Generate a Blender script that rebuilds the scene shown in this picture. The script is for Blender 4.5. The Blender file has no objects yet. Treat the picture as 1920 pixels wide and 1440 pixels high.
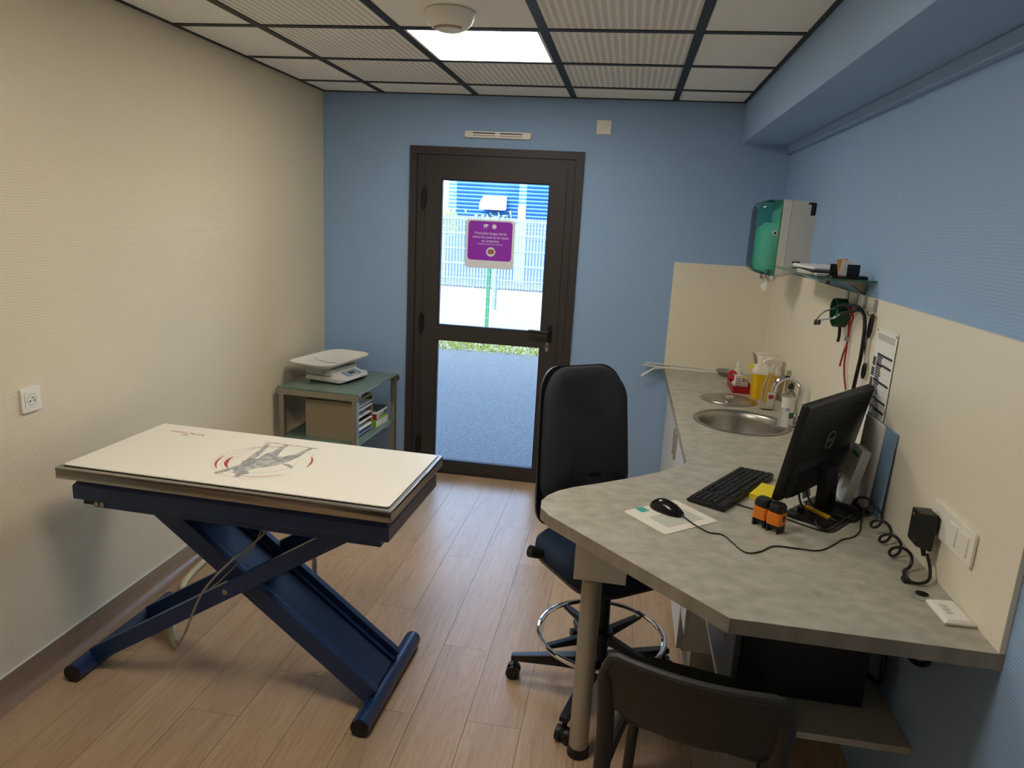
import bpy, bmesh, math, random
from mathutils import Vector, Matrix
random.seed(7)
PI = math.pi
scene = bpy.context.scene
C = scene.collection

# ------------------------------------------------------------------ camera
cam_d = bpy.data.cameras.new('camera'); cam = bpy.data.objects.new('camera', cam_d); C.objects.link(cam)
cam_d.sensor_width = 36.0; cam_d.lens = 1332.75 / 1920 * 36.0
cam_d.clip_start = 0.05; cam_d.clip_end = 200
yaw, pitch, roll = 0.1500, 0.2273, 0.0543
fw = Vector((-math.sin(yaw)*math.cos(pitch), math.cos(yaw)*math.cos(pitch), -math.sin(pitch)))
r0 = Vector((math.cos(yaw), math.sin(yaw), 0)); u0 = r0.cross(fw)
rt = math.cos(roll)*r0 + math.sin(roll)*u0; up = -math.sin(roll)*r0 + math.cos(roll)*u0
mw = Matrix((( rt.x, up.x, -fw.x, 2.0078), (rt.y, up.y, -fw.y, -4.5640), (rt.z, up.z, -fw.z, 1.7442), (0, 0, 0, 1)))
cam.matrix_world = mw
scene.camera = cam

# ------------------------------------------------------------------ world, sun, exposure
world = bpy.data.worlds.new('sky'); scene.world = world; world.use_nodes = True
wn = world.node_tree; wn.nodes.clear()
wo = wn.nodes.new('ShaderNodeOutputWorld'); wb = wn.nodes.new('ShaderNodeBackground')
sky = wn.nodes.new('ShaderNodeTexSky'); sky.sky_type = 'NISHITA'; sky.sun_disc = False
sky.sun_elevation = math.radians(38); sky.sun_rotation = math.radians(200); sky.air_density = 1.0; sky.dust_density = 2.0
wb.inputs['Strength'].default_value = 2.0
hsv = wn.nodes.new('ShaderNodeHueSaturation'); hsv.inputs['Saturation'].default_value = 0.85
wn.links.new(sky.outputs[0], hsv.inputs['Color']); wn.links.new(hsv.outputs[0], wb.inputs[0]); wn.links.new(wb.outputs[0], wo.inputs[0])
sun_d = bpy.data.lights.new('sun', 'SUN'); sun = bpy.data.objects.new('sun', sun_d); C.objects.link(sun)
sun_d.energy = 1.4; sun_d.angle = math.radians(0.6); sun_d.color = (1.0, 0.96, 0.9)
sun.rotation_euler = Vector((0.30, 1.0, -0.72)).to_track_quat('-Z', 'Y').to_euler()
vs = scene.view_settings
vs.view_transform = 'Standard'; vs.look = 'None'; vs.gamma = 1.0; vs.use_curve_mapping = False
vs.exposure = 0.15
PANEL_STRENGTH = 17.0
PANEL_COLOR = (1.0, 0.93, 0.82)

# ------------------------------------------------------------------ materials
def lin(c):
    return tuple(((x/255)/12.92 if x/255 <= 0.04045 else ((x/255+0.055)/1.055)**2.4) for x in c) + (1.0,)
MATS = {}
def mat(name, rgb, rough=0.5, metal=0.0, rgb2=None, nscale=8.0, stretch=(1,1,1), bump=0.0, bscale=60.0, trans=0.0, ior=1.45,
        emit=0.0, spec=0.5, alpha=1.0, coat=0.0, contrast=(0.35, 0.65), rand=0.0):
    m = bpy.data.materials.new(name); m.use_nodes = True
    nt = m.node_tree; b = nt.nodes['Principled BSDF']
    b.inputs['Base Color'].default_value = lin(rgb)
    b.inputs['Roughness'].default_value = rough; b.inputs['Metallic'].default_value = metal
    b.inputs['Transmission Weight'].default_value = trans; b.inputs['IOR'].default_value = ior
    b.inputs['Specular IOR Level'].default_value = spec; b.inputs['Alpha'].default_value = alpha
    b.inputs['Coat Weight'].default_value = coat
    if emit:
        b.inputs['Emission Color'].default_value = lin(rgb); b.inputs['Emission Strength'].default_value = emit
    if rgb2 or bump:
        tc = nt.nodes.new('ShaderNodeTexCoord'); mp = nt.nodes.new('ShaderNodeMapping')
        mp.inputs['Scale'].default_value = stretch
        nt.links.new(tc.outputs['Object'], mp.inputs[0])
    if rgb2:
        n = nt.nodes.new('ShaderNodeTexNoise'); n.inputs['Scale'].default_value = nscale; n.inputs['Detail'].default_value = 6
        nt.links.new(mp.outputs[0], n.inputs['Vector'])
        cr = nt.nodes.new('ShaderNodeValToRGB'); cr.color_ramp.elements[0].position = contrast[0]; cr.color_ramp.elements[1].position = contrast[1]
        cr.color_ramp.elements[0].color = lin(rgb); cr.color_ramp.elements[1].color = lin(rgb2)
        nt.links.new(n.outputs['Fac'], cr.inputs[0]); nt.links.new(cr.outputs[0], b.inputs['Base Color'])
    if bump:
        n2 = nt.nodes.new('ShaderNodeTexNoise'); n2.inputs['Scale'].default_value = bscale; n2.inputs['Detail'].default_value = 3
        nt.links.new(mp.outputs[0], n2.inputs['Vector'])
        bp = nt.nodes.new('ShaderNodeBump'); bp.inputs['Strength'].default_value = bump; bp.inputs['Distance'].default_value = 0.004
        nt.links.new(n2.outputs['Fac'], bp.inputs['Height']); nt.links.new(bp.outputs[0], b.inputs['Normal'])
    MATS[name] = m
    return m

def wallpaper(name, rgb, strength=0.35):
    """paint over fine horizontally ribbed wall covering"""
    m = mat(name, rgb, 0.62, spec=0.35); nt = m.node_tree; b = nt.nodes['Principled BSDF']
    tc = nt.nodes.new('ShaderNodeTexCoord')
    w = nt.nodes.new('ShaderNodeTexWave'); w.wave_type = 'BANDS'; w.bands_direction = 'Z'
    w.inputs['Scale'].default_value = 34; w.inputs['Distortion'].default_value = 2.2; w.inputs['Detail'].default_value = 2; w.inputs['Detail Scale'].default_value = 1.6
    nt.links.new(tc.outputs['Object'], w.inputs['Vector'])
    bp = nt.nodes.new('ShaderNodeBump'); bp.inputs['Strength'].default_value = strength; bp.inputs['Distance'].default_value = 0.0015
    nt.links.new(w.outputs['Fac'], bp.inputs['Height']); nt.links.new(bp.outputs[0], b.inputs['Normal'])
    return m

def wood(name, a, b_, dark, rough=0.42, axis='Y'):
    m = mat(name, a, rough, spec=0.5); nt = m.node_tree; b = nt.nodes['Principled BSDF']
    tc = nt.nodes.new('ShaderNodeTexCoord'); oi = nt.nodes.new('ShaderNodeObjectInfo')
    mul = nt.nodes.new('ShaderNodeMath'); mul.operation = 'MULTIPLY'; mul.inputs[1].default_value = 37.0
    nt.links.new(oi.outputs['Random'], mul.inputs[0])
    cmb = nt.nodes.new('ShaderNodeCombineXYZ')
    for i in range(3): nt.links.new(mul.outputs[0], cmb.inputs[i])
    add = nt.nodes.new('ShaderNodeVectorMath'); add.operation = 'ADD'
    nt.links.new(tc.outputs['Object'], add.inputs[0]); nt.links.new(cmb.outputs[0], add.inputs[1])
    mp = nt.nodes.new('ShaderNodeMapping'); mp.inputs['Scale'].default_value = (1, 0.09, 1) if axis == 'Y' else (0.09, 1, 1)
    nt.links.new(add.outputs[0], mp.inputs[0])
    n = nt.nodes.new('ShaderNodeTexNoise'); n.inputs['Scale'].default_value = 10; n.inputs['Detail'].default_value = 8; n.inputs['Distortion'].default_value = 0.6
    nt.links.new(mp.outputs[0], n.inputs['Vector'])
    mp2 = nt.nodes.new('ShaderNodeMapping'); mp2.inputs['Scale'].default_value = (1, 0.025, 1) if axis == 'Y' else (0.025, 1, 1)
    nt.links.new(add.outputs[0], mp2.inputs[0])
    n2 = nt.nodes.new('ShaderNodeTexNoise'); n2.inputs['Scale'].default_value = 150; n2.inputs['Detail'].default_value = 3
    nt.links.new(mp2.outputs[0], n2.inputs['Vector'])
    # growth rings: bands of the slow noise
    rg = nt.nodes.new('ShaderNodeMath'); rg.operation = 'MULTIPLY'; rg.inputs[1].default_value = 16.0
    nt.links.new(n.outputs['Fac'], rg.inputs[0])
    fr = nt.nodes.new('ShaderNodeMath'); fr.operation = 'FRACT'; nt.links.new(rg.outputs[0], fr.inputs[0])
    cr = nt.nodes.new('ShaderNodeValToRGB'); e = cr.color_ramp.elements
    e[0].position = 0.3; e[0].color = lin(a); e[1].position = 0.72; e[1].color = lin(b_)
    nt.links.new(n.outputs['Fac'], cr.inputs[0])
    cr2 = nt.nodes.new('ShaderNodeValToRGB'); e2 = cr2.color_ramp.elements
    e2[0].position = 0.0; e2[0].color = (0.24,)*3 + (1,); e2[1].position = 0.5; e2[1].color = (0, 0, 0, 1)
    nt.links.new(fr.outputs[0], cr2.inputs[0])
    cr3 = nt.nodes.new('ShaderNodeValToRGB'); e3 = cr3.color_ramp.elements
    e3[0].position = 0.5; e3[0].color = (0, 0, 0, 1); e3[1].position = 0.75; e3[1].color = (0.45,)*3 + (1,)
    nt.links.new(n2.outputs['Fac'], cr3.inputs[0])
    sm = nt.nodes.new('ShaderNodeMath'); sm.operation = 'ADD'; nt.links.new(cr2.outputs[0], sm.inputs[0]); nt.links.new(cr3.outputs[0], sm.inputs[1])
    mx = nt.nodes.new('ShaderNodeMixRGB'); mx.blend_type = 'MIX'; mx.inputs[2].default_value = lin(dark)
    nt.links.new(sm.outputs[0], mx.inputs[0]); nt.links.new(cr.outputs[0], mx.inputs[1])
    hs = nt.nodes.new('ShaderNodeHueSaturation')
    mr = nt.nodes.new('ShaderNodeMapRange'); mr.inputs[3].default_value = 0.90; mr.inputs[4].default_value = 1.08
    nt.links.new(oi.outputs['Random'], mr.inputs[0]); nt.links.new(mr.outputs[0], hs.inputs['Value'])
    nt.links.new(mx.outputs[0], hs.inputs['Color']); nt.links.new(hs.outputs[0], b.inputs['Base Color'])
    bp = nt.nodes.new('ShaderNodeBump'); bp.inputs['Strength'].default_value = 0.10; bp.inputs['Distance'].default_value = 0.002
    nt.links.new(n2.outputs['Fac'], bp.inputs['Height']); nt.links.new(bp.outputs[0], b.inputs['Normal'])
    return m

def pane_mat(name, tint, gloss=0.06, rough=0.0):
    m = bpy.data.materials.new(name); m.use_nodes = True; nt = m.node_tree; nt.nodes.clear()
    o = nt.nodes.new('ShaderNodeOutputMaterial'); t = nt.nodes.new('ShaderNodeBsdfTransparent'); g = nt.nodes.new('ShaderNodeBsdfGlossy')
    t.inputs[0].default_value = lin(tint); g.inputs['Roughness'].default_value = rough
    f = nt.nodes.new('ShaderNodeFresnel'); f.inputs[0].default_value = 1.25 if gloss < 0.05 else 1.42
    mx = nt.nodes.new('ShaderNodeMixShader'); nt.links.new(f.outputs[0], mx.inputs[0]); nt.links.new(t.outputs[0], mx.inputs[1]); nt.links.new(g.outputs[0], mx.inputs[2])
    nt.links.new(mx.outputs[0], o.inputs[0]); MATS[name] = m; return m

def perforated(name, rgb, hole):
    m = mat(name, rgb, 0.8, spec=0.2); nt = m.node_tree; b = nt.nodes['Principled BSDF']
    tc = nt.nodes.new('ShaderNodeTexCoord'); sp = nt.nodes.new('ShaderNodeSeparateXYZ'); nt.links.new(tc.outputs['Object'], sp.inputs[0])
    def gate(axis, pitch, duty):
        d = nt.nodes.new('ShaderNodeMath'); d.operation = 'DIVIDE'; d.inputs[1].default_value = pitch; nt.links.new(sp.outputs[axis], d.inputs[0])
        f = nt.nodes.new('ShaderNodeMath'); f.operation = 'FRACT'; nt.links.new(d.outputs[0], f.inputs[0])
        l = nt.nodes.new('ShaderNodeMath'); l.operation = 'LESS_THAN'; l.inputs[1].default_value = duty; nt.links.new(f.outputs[0], l.inputs[0]); return l
    gx = gate(0, 0.030, 0.58); gy = gate(1, 0.0150, 0.36)
    ml = nt.nodes.new('ShaderNodeMath'); ml.operation = 'MULTIPLY'; nt.links.new(gx.outputs[0], ml.inputs[0]); nt.links.new(gy.outputs[0], ml.inputs[1])
    mx = nt.nodes.new('ShaderNodeMixRGB'); mx.inputs[1].default_value = lin(rgb); mx.inputs[2].default_value = lin(hole)
    nt.links.new(ml.outputs[0], mx.inputs[0]); nt.links.new(mx.outputs[0], b.inputs['Base Color'])
    return m

wallpaper('cream_wall', (226, 214, 188)); wallpaper('blue_wall', (150, 181, 218)); mat('blue_plain', (152, 182, 218), 0.6)
wood('oak_floor', (200, 171, 140), (186, 155, 124), (150, 121, 94), 0.33); wood('skirting_wood', (170, 145, 124), (156, 130, 110), (128, 104, 86), 0.3)
mat('tile_white', (248, 247, 242), 0.85, spec=0.2); perforated('tile_perforated', (248, 247, 242), (158, 154, 146))
mat('grid_black', (22, 21, 20), 0.5); mat('door_frame', (60, 55, 54), 0.5, spec=0.4)
mat('black_plastic', (20, 20, 21), 0.42); mat('black_matte', (26, 26, 27), 0.65); mat('black_gloss', (10, 10, 11), 0.2)
mat('white_plastic', (236, 232, 222), 0.35); mat('white_wall_plastic', (238, 234, 224), 0.4); mat('white_paper', (238, 236, 230), 0.7)
mat('splash_cream', (236, 228, 208), 0.3, spec=0.4)
mat('worktop', (186, 181, 165), 0.42, rgb2=(152, 147, 132), nscale=22, stretch=(0.9, 1.15, 1), contrast=(0.34, 0.78), bump=0.02, bscale=200)
mat('worktop_edge', (160, 150, 134), 0.5, rgb2=(134, 124, 110), nscale=14, stretch=(1, 1, 0.5))
mat('steel', (176, 172, 164), 0.34, metal=1.0, bump=0.02, bscale=90); mat('steel_dull', (170, 166, 156), 0.42, metal=1.0)
mat('chrome', (225, 225, 228), 0.06, metal=1.0); mat('alu', (168, 164, 152), 0.4, metal=0.85)
mat('blue_steel', (27, 53, 97), 0.34, spec=0.5, bump=0.05, bscale=300, coat=0.15); mat('blue_fabric', (40, 52, 74), 0.85, spec=0.2)
mat('black_fabric', (54, 55, 60), 0.9, spec=0.2, bump=0.25, bscale=900)
mat('mat_white', (240, 234, 220), 0.35); mat('print_grey', (140, 142, 138), 0.5, rgb2=(196, 194, 186), nscale=38, contrast=(0.4, 0.62)); mat('print_red', (178, 62, 56), 0.5)
mat('print_line', (210, 206, 196), 0.5); mat('print_black', (30, 30, 32), 0.6); mat('print_dark', (70, 70, 72), 0.6)
mat('frost_glass', (116, 138, 126), 0.18, spec=0.5, alpha=0.88); mat('shelf_glass', (120, 165, 140), 0.05, trans=0.7, ior=1.3)
mat('brown_card', (162, 150, 124), 0.7); mat('scale_grey', (206, 206, 202), 0.4); mat('lcd', (70, 84, 92), 0.2); mat('label_blue', (110, 138, 170), 0.4)
mat('desk_white', (228, 226, 220), 0.35); mat('cabinet_white', (226, 226, 224), 0.3); mat('handle_grey', (176, 176, 168), 0.35, metal=0.4)
mat('leg_grey', (176, 170, 156), 0.4, metal=0.3); mat('shelf_grey', (190, 184, 172), 0.5)
mat('chair_plastic', (46, 45, 42), 0.5, bump=0.12, bscale=700)
pane_mat('teal_cover', (168, 232, 222)); mat('paper_roll', (224, 232, 224), 0.8)
mat('dispenser_grey', (212, 208, 198), 0.4); mat('dispenser_light', (222, 216, 204), 0.4)
mat('orange', (232, 128, 40), 0.45); mat('yellow', (240, 216, 40), 0.55); mat('yellow_bin', (244, 196, 16), 0.4); mat('yellow_pen', (226, 182, 40), 0.4)
mat('red_plastic', (160, 22, 32), 0.35); mat('red_tape', (206, 40, 60), 0.5); mat('red_rubber', (150, 34, 34), 0.5); mat('green_collar', (14, 66, 40), 0.5); mat('green_bright', (34, 120, 60), 0.5)
mat('frost_white', (240, 234, 214), 0.4, trans=0.12, ior=1.2); pane_mat('clear_plastic', (236, 236, 226), 0.03); mat('clear_bottle', (246, 244, 236), 0.08, trans=0.92, ior=1.15)
mat('teal_print', (60, 170, 160), 0.5); mat('grey_print', (196, 196, 184), 0.6); mat('pad', (232, 224, 210), 0.6)
mat('hose_beige', (202, 188, 152), 0.5); mat('cable_grey', (150, 144, 130), 0.5); mat('blue_paper', (150, 186, 226), 0.35, trans=0.3); mat('card_orange', (224, 150, 80), 0.6)
mat('book_red', (170, 36, 38), 0.5); mat('book_green', (140, 190, 50), 0.5); mat('book_dark', (50, 46, 44), 0.5); mat('leaflet_blue', (120, 140, 190), 0.5)
pane_mat('door_pane', (232, 240, 244)); mat('sticker_white', (236, 240, 246), 0.4); mat('sticker_purple', (158, 52, 196), 0.4); mat('sticker_brown', (170, 110, 90), 0.5)
mat('brass', (190, 180, 150), 0.3, metal=1.0); mat('lamp_frame', (236, 232, 224), 0.4)
mat('asphalt', (70, 72, 74), 0.8, rgb2=(96, 98, 98), nscale=45, bump=0.3, bscale=120); mat('gravel', (160, 154, 142), 0.9, rgb2=(116, 110, 98), nscale=30)
mat('grass', (120, 130, 60), 0.8, rgb2=(90, 104, 44), nscale=12); mat('leaf', (118, 150, 60), 0.6); mat('fence_green', (24, 104, 66), 0.5); mat('fence_grey', (88, 102, 112), 0.6)
mat('fence_wire', (130, 150, 150), 0.5); mat('post_grey', (96, 110, 120), 0.5)
mat('cladding_blue', (34, 84, 150), 0.5); mat('cladding_light', (96, 152, 190), 0.5); mat('exterior', (200, 200, 198), 0.8)
mp_ = bpy.data.materials.new('panel_light'); mp_.use_nodes = True; nt_ = mp_.node_tree; nt_.nodes.clear()
o_ = nt_.nodes.new('ShaderNodeOutputMaterial'); e_ = nt_.nodes.new('ShaderNodeEmission'); e_.inputs[0].default_value = PANEL_COLOR + (1,); e_.inputs[1].default_value = PANEL_STRENGTH
nt_.links.new(e_.outputs[0], o_.inputs[0]); MATS['panel_light'] = mp_

# ------------------------------------------------------------------ mesh helpers
def catmull(pts, n=8, closed=False):
    P = [Vector(p) for p in pts]; out = []
    N = len(P); rng = range(N if closed else N-1)
    for i in rng:
        if closed: a, b, c, d = P[(i-1) % N], P[i], P[(i+1) % N], P[(i+2) % N]
        else: a, b, c, d = P[max(i-1, 0)], P[i], P[i+1], P[min(i+2, N-1)]
        for k in range(n):
            t = k/n
            out.append(0.5*((2*b) + (c-a)*t + (2*a-5*b+4*c-d)*t*t + (3*b-a-3*c+d)*t**3))
    if not closed: out.append(P[-1])
    return out

class MB:
    def __init__(self): self.v = []; self.f = []
    def add(self, vs, fs, M=None):
        o = len(self.v)
        self.v += [tuple(M @ Vector(p)) if M else tuple(p) for p in vs]; self.f += [tuple(i+o for i in f) for f in fs]; return self
    def box(self, x0, x1, y0, y1, z0, z1, M=None):
        return self.add([(x0,y0,z0),(x1,y0,z0),(x1,y1,z0),(x0,y1,z0),(x0,y0,z1),(x1,y0,z1),(x1,y1,z1),(x0,y1,z1)],
                        [(0,3,2,1),(4,5,6,7),(0,1,5,4),(1,2,6,5),(2,3,7,6),(3,0,4,7)], M)
    def prism(self, poly, z0, z1, M=None):
        n = len(poly)
        return self.add([(p[0],p[1],z0) for p in poly]+[(p[0],p[1],z1) for p in poly],
                        [tuple(range(n-1,-1,-1)), tuple(range(n,2*n))]+[(i,(i+1)%n,n+(i+1)%n,n+i) for i in range(n)], M)
    def loft(self, rings, cap=True, closed=True, M=None):
        n = len(rings[0]); vs = [p for r in rings for p in r]; fs = []
        for k in range(len(rings)-1):
            for i in range(n if closed else n-1):
                j = (i+1) % n; fs.append((k*n+i, k*n+j, (k+1)*n+j, (k+1)*n+i))
        if cap: fs += [tuple(range(n-1,-1,-1)), tuple(range((len(rings)-1)*n, len(rings)*n))]
        return self.add(vs, fs, M)
    def tube(self, pts, r, n=10, closed=False, M=None):
        P = [Vector(p) for p in pts]; N = len(P); rr = r if isinstance(r, (list, tuple)) else [r]*N
        T = []
        for i in range(N):
            a = P[(i-1) % N] if closed else P[max(i-1, 0)]; b = P[(i+1) % N] if closed else P[min(i+1, N-1)]
            d = b-a; T.append(d.normalized() if d.length > 1e-9 else Vector((0,0,1)))
        up_ = Vector((0,0,1)) if abs(T[0].z) < 0.9 else Vector((1,0,0))
        nrm = (up_ - T[0]*up_.dot(T[0])).normalized(); rings = []
        for i in range(N):
            nrm = nrm - T[i]*nrm.dot(T[i])
            if nrm.length < 1e-6: nrm = T[i].orthogonal()
            nrm.normalize(); bn = T[i].cross(nrm)
            rings.append([tuple(P[i] + (nrm*math.cos(2*PI*k/n) + bn*math.sin(2*PI*k/n))*rr[i]) for k in range(n)])
        if closed: rings.append(rings[0])
        return self.loft(rings, cap=not closed, M=M)
    def cyl(self, p0, p1, r, r1=None, n=20, M=None):
        return self.tube([p0, p1], [r, r if r1 is None else r1], n, M=M)
    def lathe(self, prof, c=(0,0,0), n=28, M=None, cap=True):
        rings = [[(c[0]+max(r, 1e-4)*math.cos(2*PI*k/n), c[1]+max(r, 1e-4)*math.sin(2*PI*k/n), c[2]+z) for k in range(n)] for r, z in prof]
        return self.loft(rings, cap=cap, M=M)
    def build(self, name, m, parent=None, bevel=0.0, seg=2, smooth=35, loc=None, rot=None, sub=0):
        me = bpy.data.meshes.new(name); me.from_pydata(self.v, [], self.f); me.update()
        bm = bmesh.new(); bm.from_mesh(me)
        bmesh.ops.remove_doubles(bm, verts=bm.verts, dist=1e-6)
        bmesh.ops.recalc_face_normals(bm, faces=bm.faces)
        if bevel:
            es = [e for e in bm.edges if len(e.link_faces) == 2 and e.calc_face_angle() > math.radians(28)]
            bmesh.ops.bevel(bm, geom=es, offset=bevel, segments=seg, profile=0.5, affect='EDGES', clamp_overlap=True)
        bm.to_mesh(me); bm.free()
        if smooth:
            for p in me.polygons: p.use_smooth = True
            me.set_sharp_from_angle(angle=math.radians(smooth))
        me.materials.append(MATS[m])
        o = bpy.data.objects.new(name, me); C.objects.link(o)
        if parent: o.parent = parent
        if loc: o.location = loc
        if rot: o.rotation_euler = rot
        if bevel and smooth:
            wnm = o.modifiers.new('weighted_normal', 'WEIGHTED_NORMAL'); wnm.keep_sharp = True; wnm.weight = 80
        if sub:
            s = o.modifiers.new('sub', 'SUBSURF'); s.levels = sub; s.render_levels = sub
        return o

def rrect(w, h, r, n=5, cx=0, cy=0):
    pts = []
    for sx, sy, a0 in ((1,1,0),(-1,1,90),(-1,-1,180),(1,-1,270)):
        for k in range(n+1):
            a = math.radians(a0+90*k/n); pts.append((cx+sx*(w/2-r)+r*math.cos(a), cy+sy*(h/2-r)+r*math.sin(a)))
    return pts
def tag(o, label, cat, group=None):
    o['label'] = label; o['category'] = cat
    if group: o['group'] = group
    return o
def struct(o): o['kind'] = 'structure'; return o
def thing(name, label, cat, loc=(0,0,0), rotz=0.0, group=None):
    o = bpy.data.objects.new(name, None); C.objects.link(o); o.empty_display_size = 0.05
    o.location = loc; o.rotation_euler = (0, 0, rotz); return tag(o, label, cat, group)
def sempty(name):
    o = bpy.data.objects.new(name, None); C.objects.link(o); o.empty_display_size = 0.05; return struct(o)
def copy_tree(o, parent=None):
    c = o.copy(); C.objects.link(c); c.parent = parent
    for ch in list(o.children): copy_tree(ch, c)
    return c
def text(name, s, size, m, parent, M, align='CENTER', ext=0.0002, sx=1.0):
    cu = bpy.data.curves.new(name, 'FONT'); cu.body = s; cu.size = size; cu.align_x = align; cu.align_y = 'CENTER'; cu.extrude = ext; cu.resolution_u = 2
    t = bpy.data.objects.new(name, cu); C.objects.link(t)
    me = bpy.data.meshes.new_from_object(t); bpy.data.objects.remove(t)
    me.transform(M @ Matrix.Diagonal((sx, 1, 1, 1))); me.name = name; me.materials.clear(); me.materials.append(MATS[m])
    o = bpy.data.objects.new(name, me); C.objects.link(o); o.parent = parent; return o
def frame_m(o, x, y):
    x = Vector(x).normalized(); y = Vector(y).normalized(); z = x.cross(y)
    return Matrix(((x.x,y.x,z.x,o[0]),(x.y,y.y,z.y,o[1]),(x.z,y.z,z.z,o[2]),(0,0,0,1)))
def Rz(a): return Matrix.Rotation(a, 4, 'Z')
def Tm(x, y, z): return Matrix.Translation((x, y, z))

W, H, WB, ZB = 2.8945, 2.478, 2.609, 2.248
NEAR = -5.3
ZD = 0.877

# ------------------------------------------------------------------ room shell
fl = struct(MB().box(-0.1, W+0.1, NEAR-0.1, 0.2, -0.12, -0.006).build('floor', 'grid_black', smooth=0))
PW, PL, GAP = 0.195, 1.22, 0.0007
joint = {0: -1.98, 1: -2.41, -1: -1.20, 2: -1.55, -2: -1.75, -3: -2.3, -4: -1.35, -5: -1.9, -6: -2.15, -7: -1.1, 3: -2.0, 4: -1.2, 5: -2.6, 6: -1.7, 7: -2.2, 8: -1.4}
pmesh = {}
for k in range(-8, 9):
    x0 = max(1.39 + k*PW, 0.0); x1 = min(1.39 + (k+1)*PW, W)
    if x1 - x0 < 0.01: continue
    y = joint.get(k, -1.5)
    while y > NEAR: y -= PL
    while y < 0.0:
        a, b = max(y, NEAR), min(y+PL, 0.0); y += PL
        if b - a < 0.01: continue
        key = (round(x1-x0, 4), round(b-a, 4))
        if key not in pmesh:
            hw, hl = (x1-x0)/2-GAP, (b-a)/2-GAP
            o = MB().box(-hw, hw, -hl, hl, -0.006, 0.0).build('plank', 'oak_floor', fl, smooth=0); pmesh[key] = o.data
        else:
            o = bpy.data.objects.new('plank', pmesh[key]); C.objects.link(o); o.parent = fl
        o.location = ((x0+x1)/2, (a+b)/2, 0)

struct(MB().box(-0.12, 0, NEAR, 0.0, -0.1, H+0.1).build('wall_left', 'cream_wall', smooth=0))
DL, DR, DH = 0.588, 1.691, 2.167
wbk = MB()
wbk.box(-0.12, DL+0.02, 0, 0.2, -0.1, H+0.5); wbk.box(DR-0.02, W+0.12, 0, 0.2, -0.1, H+0.5); wbk.box(DL+0.02, DR-0.02, 0, 0.2, DH-0.02, H+0.5)
struct(wbk.build('wall_back', 'blue_wall', smooth=0))
struct(MB().box(W, W+0.12, NEAR, 0.0, -0.1, H+0.1).build('wall_right', 'blue_wall', smooth=0))
struct(MB().box(-0.12, W+0.12, NEAR-0.12, NEAR, -0.1, H+0.1).build('wall_near', 'cream_wall', smooth=0))
struct(MB().box(WB, W, NEAR, 0, ZB, H+0.02).build('trim_1', 'blue_plain', bevel=0.003, smooth=0))
struct(MB().box(W-0.03, W, NEAR, 0, ZB-0.045, ZB).build('trim_2', 'blue_plain', bevel=0.004, smooth=0))
# coved skirting
def skirting(name, p0, p1, inward, h=0.108):
    p0, p1, nv = Vector(p0), Vector(p1), Vector(inward)
    prof = [(0,0), (0.042,0), (0.042,0.0015), (0.026,0.006), (0.013,0.017), (0.006,0.034), (0.004,0.06), (0.004,h-0.003), (0,h)]
    b = MB().loft([[tuple(p + nv*d + Vector((0,0,z))) for d, z in prof] for p in (p0, p1)])
    return struct(b.build(name, 'skirting_wood', smooth=40))
skirting('baseboard_left', (0, NEAR, 0), (0, 0, 0), (1, 0, 0))
skirting('baseboard_back_a', (0, 0, 0), (DL, 0, 0), (0, -1, 0)).name = 'baseboard_back'
skirting('baseboard_rear', (DR, 0, 0), (2.33, 0, 0), (0, -1, 0)).name = 'baseboard_back.001'
struct(MB().box(0.0, 0.006, NEAR, 0, 0.108, 0.1125).build('trim_3', 'white_plastic', smooth=0))

# ceiling grid and tiles
ce = struct(MB().box(-0.12, W+0.12, NEAR-0.12, 0.0, H+0.03, H+0.12).build('ceiling', 'tile_white', smooth=0))
gx = [0.0, 0.402, 1.002, 1.602, 2.202, WB]
gy = [0.0] + [-0.349-0.6*k for k in range(9)]
gy = [g for g in gy if g > NEAR] + [NEAR]
LIGHTS = {(2, 2), (2, 5)}
PERF = {(1,1),(1,2),(1,3),(2,1),(3,1),(3,2),(3,3),(1,4),(3,4),(1,5),(3,5),(2,4)}
tmesh = {}
for i in range(5):
    for j in range(len(gy)-1):
        if (i, j) in LIGHTS: continue
        cx, cy = (gx[i]+gx[i+1])/2, (gy[j]+gy[j+1])/2
        hw, hl = (gx[i+1]-gx[i])/2-0.004, (gy[j]-gy[j+1])/2-0.004
        mname = 'tile_perforated' if (i, j) in PERF else 'tile_white'
        key = (round(hw, 3), round(hl, 3), mname)
        if key not in tmesh:
            o = MB().box(-hw, hw, -hl, hl, 0, 0.015).build('ceiling_tile', mname, ce, smooth=0); tmesh[key] = o.data
        else:
            o = bpy.data.objects.new('ceiling_tile', tmesh[key]); C.objects.link(o); o.parent = ce
        o.location = (cx, cy, H)
for k, x in enumerate(gx):
    hw = 0.018 if 0 < k < 5 else 0.010
    xx = x + (0.010 if k == 0 else (-0.010 if k == 5 else 0))
    MB().box(xx-hw, xx+hw, NEAR, 0, H-0.004, H+0.03).build('grid_bar', 'grid_black', ce, smooth=0)
for k, y in enumerate(gy):
    for i in range(5):
        hw = 0.019 if 0 < k < len(gy)-1 else 0.010
        yy = y - (0.010 if k == 0 else (-0.010 if k == len(gy)-1 else 0))
        MB().box(gx[i]+0.014, gx[i+1]-0.014, yy-hw, yy+hw, H-0.0035, H+0.02).build('grid_bar', 'grid_black', ce, smooth=0)
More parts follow.
